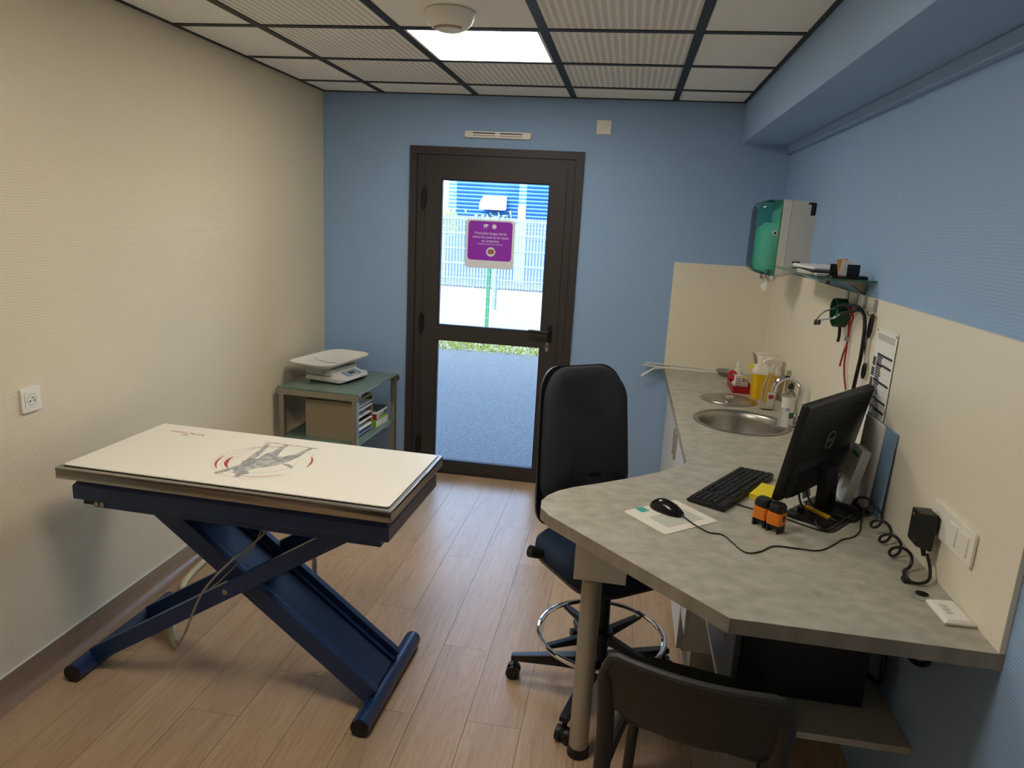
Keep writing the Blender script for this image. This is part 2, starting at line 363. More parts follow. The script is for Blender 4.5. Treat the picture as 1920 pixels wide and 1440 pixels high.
for (i, j), lab in (((2, 2), 'square LED ceiling panel in front of the door, lit bright white'), ((2, 5), 'second lit LED ceiling panel nearer the middle of the room')):
    cx, cy = (gx[i]+gx[i+1])/2, (gy[j]+gy[j+1])/2
    t = thing('ceiling_light', lab, 'light', (cx, cy, H), group='LED panels set in the ceiling grid')
    fr = MB(); q = 0.281
    for s in (-1, 1):
        fr.box(-q, q, s*q-0.008 if s > 0 else s*q-0.0, s*q if s > 0 else s*q+0.012, -0.003, 0.012); fr.box(s*q-0.012 if s > 0 else s*q, s*q if s > 0 else s*q+0.012, -q, q, -0.003, 0.012)
    fr.build('frame', 'lamp_frame', t, smooth=0)
    MB().box(-q+0.01, q-0.01, -q+0.01, q-0.01, 0.0005, 0.01).build('diffuser', 'panel_light', t, smooth=0)
# smoke detector
t = thing('smoke_detector', 'round cream smoke detector fixed under a plain ceiling tile', 'smoke detector', (1.283, -1.79, H))
MB().lathe([(0.0, 0), (0.086, 0), (0.092, -0.006), (0.092, -0.020), (0.084, -0.040), (0.066, -0.058), (0.044, -0.068), (0.0, -0.071)], n=36).build('body', 'white_wall_plastic', t)
MB().tube([(0.056*math.cos(a), 0.056*math.sin(a), -0.0625) for a in [PI*1.15+k*PI*0.7/10 for k in range(11)]], 0.006, 6).build('grille', 'brown_card', t)
MB().lathe([(0, -0.020), (0.004, -0.020), (0.004, -0.038), (0, -0.038)], (-0.062, 0.03, 0), 8).build('indicator_light', 'print_dark', t)

# ------------------------------------------------------------------ door
d = sempty('door_1')
def ring(b, x0, x1, z0, z1, y0, y1, w, bottom=True):
    b.box(x0, x0+w, y0, y1, z0, z1); b.box(x1-w, x1, y0, y1, z0, z1); b.box(x0+w, x1-w, y0, y1, z1-w, z1)
    if bottom: b.box(x0+w, x1-w, y0, y1, z0, z0+w)
b = MB(); ring(b, DL, DR, 0, DH, -0.018, 0.10, 0.047, False); b.build('outer_frame', 'door_frame', d, smooth=0)
b = MB(); ring(b, 0.638, 1.641, 0, 2.118, -0.006, 0.09, 0.052, False); b.box(0.638, 1.641, -0.006, 0.10, 0, 0.012); b.build('inner_frame', 'door_frame', d, smooth=0)
b = MB(); X0, X1 = 0.695, 1.594
b.box(X0, 0.795, -0.014, 0.05, 0.014, 2.066); b.box(1.490, X1, -0.014, 0.05, 0.014, 2.066)
b.box(0.795, 1.490, -0.014, 0.05, 1.970, 2.066); b.box(0.795, 1.490, -0.014, 0.05, 0.940, 1.035); b.box(0.795, 1.490, -0.014, 0.05, 0.014, 0.092)
leaf = b.build('door_leaf', 'door_frame', d, smooth=0)
for z0, z1 in ((1.035, 1.970), (0.092, 0.940)):
    b = MB(); ring(b, 0.795, 1.490, z0, z1, -0.004, 0.03, 0.006); b.build('glazing_seal', 'black_matte', leaf, smooth=0)
    MB().box(0.799, 1.486, 0.020, 0.028, z0+0.004, z1-0.004).build('pane', 'door_pane', leaf, smooth=0)
for z in (1.85, 1.045, 0.20):
    h = MB(); h.cyl((0.688, -0.026, z-0.055), (0.688, -0.026, z+0.055), 0.0115, n=14); h.cyl((0.688, -0.026, z-0.07), (0.688, -0.026, z+0.07), 0.006, n=10); h.box(0.670, 0.706, -0.022, -0.012, z-0.05, z+0.05)
    h.build('hinge', 'black_plastic', d)
hd = MB().prism(rrect(0.028, 0.11, 0.010), 0, 0.010, frame_m((1.548, -0.014, 1.035), (1,0,0), (0,0,1))).build('handle_plate', 'black_plastic', leaf, bevel=0.002)
MB().tube(catmull([(1.548, -0.02, 1.047), (1.548, -0.055, 1.047), (1.530, -0.062, 1.047), (1.48, -0.060, 1.049), (1.415, -0.056, 1.050)], 5), [0.011]*10+[0.010]*11, 10).build('lever', 'black_plastic', leaf)
MB().prism(rrect(0.022, 0.062, 0.0108), 0, 0.008, frame_m((1.537, -0.014, 0.947), (1,0,0), (0,0,1))).build('lock_plate', 'steel_dull', leaf, bevel=0.001)
MB().cyl((1.537, -0.0215, 0.955), (1.537, -0.030, 0.955), 0.008, n=14).build('lock_cylinder', 'print_dark', leaf)

# sticker on the upper pane
t = thing('window_sticker', 'purple advert sticker with white French text on the upper door pane', 'sticker', (1.122, 0.0195, 1.42))
FM = lambda x, z, y=0: frame_m((x-1.122, -0.0005-y, z-1.42), (1,0,0), (0,0,1))
MB().prism(rrect(0.322, 0.308, 0.025), 0, 0.0006, FM(1.120, 1.580)).build('border', 'sticker_white', t, smooth=0)
MB().prism(rrect(0.288, 0.247, 0.022), 0, 0.0005, FM(1.121, 1.600, 0.0007)).build('print_panel', 'sticker_purple', t, smooth=0)
for s, z, sz in (('Protection longue durée', 1.648, 0.0245), ('contre les puces et les tiques', 1.624, 0.0235), ('en comprimé', 1.600, 0.0245), ('Demandez conseil à votre vétérinaire', 1.580, 0.0125)):
    text('lettering', s, sz, 'sticker_white', t, FM(1.124, z, 0.0014), sx=0.86)
MB().lathe([(0, 0), (0.030, 0), (0.030, 0.0005), (0, 0.0005)], n=28, M=FM(1.130, 1.532, 0.0013)).build('round_patch', 'sticker_white', t)
MB().prism(rrect(0.040, 0.030, 0.008), 0, 0.0005, FM(1.131, 1.533, 0.002)).build('tablet_print', 'sticker_brown', t)
ic = MB(); ic.prism([(-0.016,0.008),(-0.002,0.012),(0.014,0.010),(0.018,0.004),(0.010,0.000),(0.006,-0.004),(0.002,-0.016),(-0.001,-0.016),(0.0,-0.002),(-0.006,-0.004),(-0.010,-0.016),(-0.013,-0.016),(-0.012,-0.002),(-0.018,0.002)], 0, 0.0005, FM(1.092, 1.694, 0.0014))
ic.build('flea_icon', 'sticker_white', t, smooth=0)
ic = MB(); ic.prism([((0.013 if k % 2 else 0.0165)*math.cos(k*PI/8), (0.013 if k % 2 else 0.0165)*math.sin(k*PI/8)) for k in range(16)], 0, 0.0005, FM(1.146, 1.692, 0.0014)); ic.build('tick_icon', 'sticker_white', t, smooth=0)

# air vent and switch over the door, socket on the left wall
t = thing('air_vent', 'slim white trickle vent on the blue wall above the door', 'vent', (1.147, 0, 2.246))
MB().prism(rrect(0.418, 0.040, 0.014), 0, 0.024, frame_m((0, 0, 0), (1,0,0), (0,0,1))).build('body', 'white_wall_plastic', t, bevel=0.004)
for s in (-1, 1):
    MB().box(s*0.085-0.07, s*0.085+0.07, -0.0252, -0.023, 0.005, 0.011).build('slot', 'print_black', t, smooth=0)
    MB().box(s*0.085-0.07, s*0.085+0.07, -0.0252, -0.023, -0.009, -0.005).build('slot', 'brown_card', t, smooth=0)
t = thing('wall_switch', 'small square white plate high on the blue wall beside the door top', 'switch', (1.795, 0, 2.315))
MB().prism(rrect(0.088, 0.080, 0.006), 0, 0.010, frame_m((0,0,0), (1,0,0), (0,0,1))).build('plate', 'white_wall_plastic', t, bevel=0.002)
MB().prism(rrect(0.050, 0.050, 0.003), 0.010, 0.013, frame_m((0,0,0), (1,0,0), (0,0,1))).build('rocker', 'white_plastic', t, bevel=0.001)
t = thing('power_socket', 'single white power socket low on the cream left wall', 'socket', (0, -2.468, 1.048))
PM = frame_m((0,0,0), (0,1,0), (0,0,1))
MB().prism(rrect(0.082, 0.086, 0.006), 0, 0.010, PM).build('plate', 'white_wall_plastic', t, bevel=0.002)
MB().prism(rrect(0.056, 0.056, 0.004), 0.010, 0.0125, PM).build('insert', 'white_plastic', t, bevel=0.001)
MB().lathe([(0.022, 0.0125), (0.022, 0.0130), (0.018, 0.0130), (0.018, 0.0126)], M=PM, cap=False).build('rim', 'dispenser_grey', t)
for q in ((-0.009, 0), (0.009, 0)): MB().lathe([(0, 0.0126), (0.003, 0.0126), (0.003, 0.0134), (0, 0.0134)], (q[0], q[1]-0.004, 0), 10, PM).build('pin_hole', 'print_black', t)
MB().cyl((0, 0.008, 0.0125), (0, 0.008, 0.021), 0.0026, n=10, M=PM).build('earth_pin', 'steel', t)
# ------------------------------------------------------------------ examination table
TA = -0.0324; TC = (0.7556, -2.2793, 0)
t = thing('examination_table', 'scissor-lift examination table with navy frame and stainless steel top', 'table', TC, TA)
L2, W2 = 0.6035, 0.2825
b = MB(); b.box(-L2, L2, -W2, W2, 0.800, 0.832)
for s in (-1, 1):
    b.box(-L2, L2, s*W2-0.016 if s > 0 else -W2, W2 if s > 0 else -W2+0.016, 0.832, 0.840); b.box(s*L2-0.016 if s > 0 else -L2, L2 if s > 0 else -L2+0.016, -W2+0.016, W2-0.016, 0.832, 0.840)
b.build('steel_top', 'steel', t, bevel=0.002)
prof = [(0.022, 0.798), (0.0, 0.770), (0.0, 0.722), (0.012, 0.716)]
rings = [[(-0.565+i, -0.258+i, z), (0.588-i, -0.258+i, z), (0.588-i, 0.258-i, z), (-0.565+i, 0.258-i, z)] for i, z in prof]
fr = MB().loft(rings).build('upper_frame', 'blue_steel', t, bevel=0.002)
MB().box(-0.50, 0.555, -0.240, 0.240, 0.692, 0.7155).build('lower_frame', 'blue_steel', t, bevel=0.002)
MB().box(-0.545, -0.502, -0.236, -0.12, 0.696, 0.7155).build('control_box', 'black_plastic', t, bevel=0.002)
for x in (-0.488, -0.466):
    MB().cyl((x, -0.240, 0.7045), (x, -0.2435, 0.7045), 0.0085, n=16).build('push_button', 'steel_dull', t)
# feet
for x in (0.5007, -0.6215):
    f = MB().cyl((x, -0.274, 0.033), (x, 0.274, 0.033), 0.033, n=28).build('foot_tube', 'blue_steel', t)
    for y in (-0.274, 0.274): MB().cyl((x, y, 0.033), (x, y + (0.006 if y > 0 else -0.006), 0.033), 0.0315, n=28).build('end_cap', 'black_plastic', f)
def bar(b, p0, p1, h, y0, y1, dz0=None):
    """flat bar in the xz plane from p0 to p1, height h centred, between y0 and y1"""
    dx, dz = p1[0]-p0[0], p1[1]-p0[1]; L = math.hypot(dx, dz); nx, nz = -dz/L*h/2, dx/L*h/2
    lo = [(p0[0]-nx, p0[1]-nz), (p1[0]-nx, p1[1]-nz), (p1[0]+nx, p1[1]+nz), (p0[0]+nx, p0[1]+nz)]
    return b.loft([[(q[0], y, q[1]) for q in lo] for y in (y0, y1)])
A0, A1 = (0.492, 0.068), (-0.325, 0.690)
arm = bar(MB(), A0, A1, 0.012, -0.140, 0.082).build('web_plate', 'blue_steel', t, bevel=0.002)
sh = (0.012*0.61, 0.012*0.80)
for y0, y1 in ((-0.160, -0.132), (0.076, 0.104)):
    bar(MB(), A0, A1, 0.070, y0, y1).build('side_flange', 'blue_steel', t, bevel=0.003)
for y0, y1 in ((-0.132, -0.108), (0.052, 0.076)):
    bar(MB(), (A0[0]+sh[0], A0[1]+sh[1]), (A1[0]+sh[0], A1[1]+sh[1]), 0.008, y0, y1).build('folded_lip', 'blue_steel', t, bevel=0.002)
for y0, y1 in ((-0.198, -0.166), (0.108, 0.140)):
    bar(MB(), (-0.600, 0.060), (0.405, 0.694), 0.058, y0, y1).build('scissor_bar', 'blue_steel', t, bevel=0.003)
MB().cyl((-0.036, -0.2005, 0.416), (-0.036, 0.142, 0.416), 0.0105, n=18).build('pivot_pin', 'steel_dull', t)
bz = MB(); bz.tube([(0.478, -0.16+0.0264*k, 0.056+0.004*(k % 2)) for k in range(11)], 0.008, 6); bz.build('weld_seam', 'blue_steel', t)

m_ = thing('table_mat', 'white printed vinyl mat with grey dog and red arcs covering the examination table', 'mat', (TC[0], TC[1], 0.840), TA)
MB().prism(rrect(1.182, 0.528, 0.012, cx=-0.003, cy=0.006), 0.0, 0.0045).build('sheet', 'mat_white', m_, bevel=0.001)
Zp = 0.0046
def flat(name, poly, m, z=Zp): return MB().prism(poly, z, z+0.0004).build(name, m, m_, smooth=0)
flat('dog_print', [(-0.0386,-0.08),(-0.0518,-0.0314),(-0.0379,-0.0057),(-0.0155,0.0061),(-0.02,0.0357),(-0.0175,0.0685),(-0.0058,0.0858),(-0.0067,0.1184),(-0.0103,0.1647),(-0.005,0.1875),(0.0124,0.18),(0.0131,0.146),(0.0228,0.0963),(0.0375,0.0502),(0.0551,0.0528),(0.0689,0.0743),(0.0846,0.0929),(0.0884,0.1269),(0.0952,0.156),(0.0983,0.1843),(0.1145,0.1739),(0.111,0.1418),(0.1098,0.0854),(0.1085,0.0634),(0.1004,0.0233),(0.0897,-0.0107),(0.0732,-0.0402),(0.0542,-0.0644),(0.03,-0.0787),(0.0183,-0.1),(-0.0083,-0.1094)], 'print_grey', Zp+0.0002)
flat('dog_leg_print', [(-0.0436,-0.0584),(-0.0528,0.005),(-0.06,0.053),(-0.0594,0.0924),(-0.0732,0.1413),(-0.0813,0.1802),(-0.06,0.1782),(-0.0487,0.1231),(-0.0375,0.0807),(-0.03,0.0346),(-0.0268,-0.0103)], 'print_grey', Zp+0.0003)
flat('dog_head_print', [(-0.0411,-0.0692),(-0.0494,-0.0955),(-0.0611,-0.119),(-0.0683,-0.1362),(-0.0744,-0.1517),(-0.0762,-0.1722),(-0.0602,-0.1796),(-0.0537,-0.1588),(-0.046,-0.1395),(-0.0415,-0.1211),(-0.0291,-0.128),(-0.0227,-0.1479),(-0.0007,-0.1544),(-0.0005,-0.1802),(0.02,-0.1816),(0.0227,-0.1538),(0.0353,-0.1385),(0.0183,-0.1168),(0.0132,-0.0847),(-0.0116,-0.0704)], 'print_grey', Zp+0.0004)
flat('dog_tail_print', [(0.0924,-0.0157),(0.108,-0.0065),(0.1314,-0.0195),(0.1453,-0.0321),(0.1437,-0.0465),(0.1229,-0.0342)], 'print_grey', Zp+0.0003)
flat('ground_line', [(-0.0986,0.1908),(-0.0711,0.1939),(0.1282,0.1858),(0.1311,0.18),(0.0019,0.1831)], 'print_grey')
def arc(r, a0, a1, w0, w1, m, n=20, c=(0.020, -0.010)):
    o, i = [], []
    for k in range(n+1):
        a = math.radians(a0+(a1-a0)*k/n); w = w0+(w1-w0)*math.sin(PI*k/n)
        o.append((c[0]+(r+w/2)*math.cos(a), c[1]+(r+w/2)*math.sin(a))); i.append((c[0]+(r-w/2)*math.cos(a), c[1]+(r-w/2)*math.sin(a)))
    return flat('ring_arc', o+i[::-1], m)
arc(0.164, 178, 226, 0.002, 0.008, 'print_red'); arc(0.130, 176, 232, 0.002, 0.014, 'print_red'); arc(0.166, -2, 38, 0.002, 0.008, 'print_red')
arc(0.164, 100, 142, 0.0015, 0.003, 'print_red'); arc(0.158, 272, 322, 0.0015, 0.003, 'print_red')
arc(0.176, 20, 330, 0.001, 0.002, 'print_line', 50); arc(0.146, 60, 300, 0.001, 0.002, 'print_line', 50); arc(0.116, 150, 390, 0.001, 0.002, 'print_line', 50)
text('brand_lettering', 'ROYAL CANIN', 0.023, 'print_red', m_, frame_m((-0.427, 0.188, Zp+0.0002), (-1,0.06,0), (-0.06,-1,0)))
text('small_lettering', 'VET', 0.020, 'print_red', m_, frame_m((-0.424, 0.166, Zp+0.0002), (-1,0.06,0), (-0.06,-1,0)))

# hose and cords by the table
hp = catmull([(0.064, -1.45, 0.016), (0.070, -1.65, 0.016), (0.10, -1.82, 0.016), (0.170, -1.94, 0.016), (0.225, -2.07, 0.016), (0.288, -2.19, 0.016), (0.352, -2.256, 0.016)], 26)
tag(MB().tube(hp, [0.0155 if (k//1) % 3 else 0.0125 for k in range(len(hp))], 12).build('conduit_hose', 'hose_beige', smooth=60), 'ribbed beige conduit hose lying on the floor beside the examination table', 'hose')
tag(MB().tube(catmull([(0.345, -2.250, 0.020), (0.40, -2.33, 0.05), (0.50, -2.47, 0.15), (0.566, -2.505, 0.243), (0.606, -2.509, 0.334), (0.642, -2.509, 0.411), (0.689, -2.507, 0.479), (0.752, -2.49, 0.548), (0.833, -2.46, 0.622), (0.90, -2.42, 0.700)], 8), 0.0038, 8).build('power_cable', 'cable_grey'), 'thin grey cable rising from the beige hose to the examination table', 'cable')
tag(MB().tube(catmull([(0.650, -2.463, 0.4150), (0.672, -2.463, 0.4330), (0.70, -2.460, 0.462), (0.80, -2.43, 0.58), (0.84, -2.40, 0.700)], 8), 0.0026, 8).build('sensor_wire', 'cable_grey'), 'thinner grey wire hanging inside the scissor arms of the examination table', 'cable')
cp = [(0.874+0.009*math.cos(k*0.9), -2.098+0.009*math.sin(k*0.9), 0.385-0.0012*k) for k in range(110)]
cp = catmull([(0.80, -2.10, 0.700), (0.83, -2.10, 0.52), (0.866, -2.10, 0.42), (0.878, -2.10, 0.395)], 6) + [Vector(p) for p in cp]
tag(MB().tube(cp, 0.0022, 6).build('curly_cable', 'cable_grey'), 'pale coiled cord dangling below the far side of the examination table', 'cord')

# ------------------------------------------------------------------ glass trolley with scale and paper holder
TR = (0.310, -0.462, 0); TY = math.radians(-3)
t = thing('glass_trolley', 'grey metal side table with two frosted glass shelves in the corner', 'side table', TR, TY)
hx, hy = 0.262, 0.315
for sx in (-1, 1):
    for sy in (-1, 1):
        MB().box(sx*(hx-0.030)-0.016, sx*(hx-0.030)+0.016, sy*(hy-0.018)-0.016, sy*(hy-0.018)+0.016, 0, 0.672).build('leg', 'alu', t, bevel=0.002)
for sy in (-1, 1):
    r_ = MB().box(-hx, hx, sy*hy-(0.032 if sy > 0 else 0), sy*hy+(0 if sy > 0 else 0.032), 0.672, 0.708).build('rail', 'alu', t, bevel=0.002)
    for sx in (-1, 1): MB().box(sx*hx, sx*(hx+0.003), sy*(hy-0.016)-0.014, sy*(hy-0.016)+0.014, 0.675, 0.705).build('end_cap', 'print_dark', r_, bevel=0.001)
    if sy < 0:
        for x in (-0.21, 0.21): MB().cyl((x, -hy-0.002, 0.690), (x, -hy+0.002, 0.690), 0.005, n=12).build('screw', 'steel_dull', r_)
    MB().box(-hx+0.04, hx-0.04, sy*hy-(0.03 if sy > 0 else 0.002), sy*hy+(0.002 if sy > 0 else 0.03), 0.370, 0.400).build('lower_rail', 'alu', t, bevel=0.002)
MB().box(-hx+0.004, hx-0.004, -hy+0.004, hy-0.004, 0.7085, 0.7165).build('glass_shelf', 'frost_glass', t, bevel=0.001)
MB().box(-hx+0.010, hx-0.010, -hy+0.006, hy-0.006, 0.4005, 0.408).build('glass_shelf', 'frost_glass', t, bevel=0.001)

t = thing('baby_scale', 'white electronic scale with shallow rounded tray on the glass trolley', 'scale', (0.268, -0.440, 0.7165), math.radians(-12))
for sx in (-0.09, 0.10):
    for sy in (-0.12, 0.12): MB().cyl((sx, sy, 0), (sx, sy, 0.012), 0.012, n=12).build('foot', 'black_plastic', t)
MB().prism(rrect(0.265, 0.320, 0.03, cx=0.010), 0.012, 0.040).build('base', 'scale_grey', t, bevel=0.006)
con = MB().loft([[(0.06,-0.13,0.030),(0.165,-0.115,0.022),(0.165,0.115,0.022),(0.06,0.13,0.030)], [(0.06,-0.12,0.066),(0.160,-0.105,0.036),(0.160,0.105,0.036),(0.06,0.12,0.066)]]).build('console', 'scale_grey', t, bevel=0.006)
sl = frame_m((0.110, 0.0, 0.0525), (0,-1,0), (-0.957,0,0.287)); sl = frame_m((0.110, 0.0, 0.0515), (0,1,0), (-0.957,0,0.287))
MB().prism(rrect(0.150, 0.062, 0.012), 0.0, 0.0015, frame_m((0.112, 0.0, 0.0505), (0,1,0), (-0.957,0,0.29)).to_4x4()).build('keypad_label', 'label_blue', con)
MB().prism(rrect(0.070, 0.036, 0.004), 0.0015, 0.003, frame_m((0.112, 0.0, 0.0505), (0,1,0), (-0.957,0,0.29))).build('display', 'lcd', con)
MB().prism(rrect(0.084, 0.048, 0.006), 0.0012, 0.0022, frame_m((0.112, 0.0, 0.0505), (0,1,0), (-0.957,0,0.29))).build('display_border', 'white_plastic', con)
MB().prism(rrect(0.200, 0.270, 0.02, cx=-0.03), 0.040, 0.085).build('tray_support', 'scale_grey', t, bevel=0.008)
MB().cyl((0.0, -0.1355, 0.062), (0.0, -0.139, 0.062), 0.008, n=14).build('locking_screw', 'handle_grey', t)
rg = []
for w, l, z, rr in ((0.170, 0.360, 0.086, 0.05), (0.270, 0.490, 0.112, 0.08), (0.300, 0.520, 0.122, 0.09), (0.302, 0.522, 0.128, 0.09), (0.292, 0.512, 0.130, 0.088), (0.262, 0.480, 0.116, 0.075), (0.180, 0.370, 0.098, 0.05), (0.06, 0.2, 0.094, 0.02)):
    rg.append([(p[0]-0.04, p[1], z + 0.004*(abs(p[1])/0.26)**2*(1 if z > 0.09 else 0)) for p in rrect(w, l, rr, 6)])
tr = MB().loft(rg).build('tray', 'white_plastic', t, smooth=60)
MB().tube([(-0.170, 0.0, 0.1168), (-0.130, 0.0, 0.0988), (-0.07, 0.0, 0.0952), (-0.01, 0.0, 0.0952), (0.050, 0.0, 0.0988), (0.090, 0.0, 0.1168)], 0.0016, 6).build('centre_line', 'print_dark', tr)

t = thing('paper_sorter', 'brown cardboard paper sorter with open pigeonholes on the trolley shelf', 'paper sorter', (TR[0]+0.035, TR[1]-0.10, 0.408), TY)
b = MB(); b.box(-0.15, 0.15, -0.150, -0.142, 0, 0.225).build('side_panel', 'brown_card', t, smooth=0)
MB().box(-0.15, 0.15, 0.142, 0.150, 0, 0.225).build('side_panel', 'brown_card', t, smooth=0)
MB().box(-0.15, -0.142, -0.142, 0.142, 0, 0.225).build('back_panel', 'brown_card', t, smooth=0)
MB().box(-0.15, 0.15, -0.150, 0.150, 0.225, 0.232).build('top_panel', 'brown_card', t, smooth=0)
for k in range(6): MB().box(-0.142, 0.146, -0.142, 0.142, 0.004+k*0.037, 0.008+k*0.037).build('shelf', 'brown_card', t, smooth=0)
for k, (m, n) in enumerate((('leaflet_blue', 3), ('white_paper', 2), ('book_dark', 3), ('white_paper', 2), ('leaflet_blue', 4), ('white_paper', 1))):
    for q in range(n):
        x1 = 0.150 + 0.012*((k*3+q*5) % 4)/3; z = 0.0085+k*0.037+q*0.005
        o = MB().box(-0.12, x1, -0.12+0.01*q, 0.115, 0, 0.004).build('leaflet', m if q % 2 == 0 else 'white_paper', None, smooth=0, loc=(TR[0]+0.035, TR[1]-0.10, 0.408+z), rot=(0, 0, TY))
        tag(o, {'leaflet_blue': 'blue leaflet', 'white_paper': 'white leaflet', 'book_dark': 'dark leaflet'}[m if q % 2 == 0 else 'white_paper'] + ' lying in a pigeonhole of the brown paper sorter', 'leaflet', 'leaflets in the paper sorter')
def book(name, label, m, spine, x0, x1, y0, y1, z0, z1, rz):
    cx, cy = (x0+x1)/2, (y0+y1)/2
    t = thing(name, label, 'book', (cx, cy, z0), rz); hx_, hy_, h = (x1-x0)/2, (y1-y0)/2, z1-z0
    MB().box(-hx_+0.004, hx_-0.002, -hy_+0.003, hy_-0.003, 0.002, h-0.002).build('pages', 'white_paper', t, smooth=0)
    MB().box(-hx_, hx_, -hy_, hy_, h-0.002, h).build('cover', m, t, smooth=0); MB().box(-hx_, hx_, -hy_, hy_, 0, 0.002).build('cover', spine, t, smooth=0)
    MB().box(-hx_, hx_, -hy_-0.002, -hy_, 0, h).build('spine', spine, t, smooth=0); return t
bk = book('book', 'thick green and white book lying on the lower trolley shelf', 'book_green', 'book_green', 0.385, 0.530, -0.395, -0.215, 0.408, 0.455, math.radians(-6))
text('spine_lettering', 'Med', 0.028, 'print_black', bk, frame_m((-0.02, -0.0925, 0.022), (1,0,0), (0,0,1)))
book('book', 'red-spined book with dark cover on top of the green book', 'book_dark', 'book_red', 0.375, 0.515, -0.400, -0.225, 0.4552, 0.495, math.radians(4))
book('book', 'glossy dark picture book topmost of the small pile on the trolley', 'book_dark', 'white_paper', 0.372, 0.528, -0.398, -0.222, 0.4954, 0.512, math.radians(-3))

# ------------------------------------------------------------------ worktop with sink
SC, SR = (2.595, -1.225), 0.200
outline = [(W-0.001, -0.012), (2.296, -0.012), (2.296, -1.60), (2.296, -1.905), (2.262, -1.965), (2.18, -2.058), (2.065, -2.162), (1.975, -2.235), (1.893, -2.297), (1.848, -2.343), (1.818, -2.392), (1.803, -2.445), (1.807, -2.500), (1.840, -2.556), (1.928, -2.643), (2.311, -3.022), (W-0.001, -3.024)]
def plate_with_hole(name, out, c, r, z0, z1, m, parent=None, m_edge=None):
    bm = bmesh.new(); n = 40
    vo = [bm.verts.new((x, y, z1)) for x, y in out]; vi = [bm.verts.new((c[0]+r*math.cos(2*PI*k/n), c[1]+r*math.sin(2*PI*k/n), z1)) for k in range(n)]
    es = [bm.edges.new((vo[i], vo[(i+1) % len(vo)])) for i in range(len(vo))] + [bm.edges.new((vi[i], vi[(i+1) % n])) for i in range(n)]
    bmesh.ops.triangle_fill(bm, edges=es, use_beauty=True)
    g = bmesh.ops.extrude_face_region(bm, geom=list(bm.faces))
    for v in [e for e in g['geom'] if isinstance(e, bmesh.types.BMVert)]: v.co.z = z0
    bmesh.ops.recalc_face_normals(bm, faces=bm.faces)
    me = bpy.data.meshes.new(name); me.materials.append(MATS[m]); me.materials.append(MATS[m_edge or m])
    for f in bm.faces: f.material_index = 0 if f.normal.z > 0.5 else 1
    bm.to_mesh(me); bm.free(); o = bpy.data.objects.new(name, me); C.objects.link(o); return o
tag(plate_with_hole('worktop', outline, SC, SR, ZD-0.039, ZD, 'worktop', None, 'worktop_edge'), 'grey concrete-look laminate worktop running from the sink to the angled desk', 'worktop')
tag(MB().box(2.293, W-0.014, -0.012, 0.0, ZD-0.03, 1.540).build('splashback', 'splash_cream', bevel=0.0015, smooth=0), 'cream splashback panel on the back wall behind the red tray', 'splashback')
tag(MB().box(W-0.014, W-0.0005, -3.024, 0.0, ZD, 1.540).build('splashback', 'splash_cream', bevel=0.0015, smooth=0), 'long cream splashback panel along the right wall above the desk', 'splashback')

t = thing('sink', 'round stainless steel sink bowl set into the grey worktop', 'sink', (SC[0], SC[1], ZD))
MB().lathe([(0.220, 0.0005), (0.221, 0.004), (0.214, 0.0065), (0.200, 0.004), (0.192, -0.004), (0.186, -0.03), (0.180, -0.10), (0.160, -0.135), (0.05, -0.145), (0.0, -0.145), (0.0, -0.147), (0.06, -0.147), (0.165, -0.138), (0.186, -0.10), (0.194, -0.01), (0.198, 0.0005)], n=56, cap=False).build('bowl', 'steel', t, smooth=50)
MB().lathe([(0, -0.1449), (0.038, -0.1449), (0.036, -0.141), (0.02, -0.142), (0, -0.142)], n=24).build('drain', 'chrome', t)
t = thing('waste_chute_lid', 'flat round steel lid of the worktop waste chute', 'lid', (2.595, -0.785, ZD))
MB().lathe([(0.0, 0.0), (0.145, 0.0), (0.145, 0.003), (0.128, 0.004), (0.0, 0.004)], n=48).build('rim', 'steel', t)
MB().lathe([(0.0, 0.0042), (0.126, 0.0042), (0.124, 0.007), (0.07, 0.0075), (0.045, 0.005), (0.0, 0.005)], n=48).build('cover', 'steel', t)
MB().lathe([(0.0, 0.005), (0.010, 0.005), (0.010, 0.014), (0.024, 0.018), (0.022, 0.024), (0.0, 0.026)], n=20).build('knob', 'chrome', t)
t = thing('faucet', 'chrome swan-neck faucet beside the round sink', 'faucet', (2.845, -1.225, ZD))
MB().lathe([(0, 0), (0.028, 0), (0.028, 0.006), (0.021, 0.010), (0.021, 0.052), (0.015, 0.058), (0, 0.058)], n=24).build('body', 'chrome', t)
pts = [(0, 0, 0.055), (0, 0, 0.12), (-0.001, 0, 0.165)] + [(-0.062+0.062*math.cos(a), 0, 0.170+0.060*math.sin(a)) for a in [k*PI*0.93/10 for k in range(1, 11)]] + [(-0.126, 0, 0.160)]
MB().tube(catmull(pts, 4), 0.0125, 14).build('spout', 'chrome', t)
MB().tube([(0.0, -0.018, 0.038), (-0.01, -0.05, 0.044), (-0.02, -0.085, 0.056)], [0.010, 0.007, 0.006], 10).build('lever', 'chrome', t)
t = thing('dish_cloth', 'small grey cloth and blue tag hanging at the sink rim by the faucet', 'cloth', (2.775, -1.262, ZD+0.008))
MB().loft([[(-0.03+0.012*k, 0.006*math.sin(k*1.3)-0.01, 0.0) for k in range(5)]+[(-0.03+0.012*k, 0.006*math.sin(k*1.3)-0.006, 0.0) for k in range(4,-1,-1)], [(-0.018+0.009*k, 0.004*math.sin(k*1.3)+0.012, 0.085) for k in range(5)]+[(-0.018+0.009*k, 0.004*math.sin(k*1.3)+0.015, 0.085) for k in range(4,-1,-1)]]).build('fabric', 'scale_grey', t)
MB().box(0.004, 0.022, 0.006, 0.009, 0.04, 0.085).build('tag', 'blue_paper', t, smooth=0)

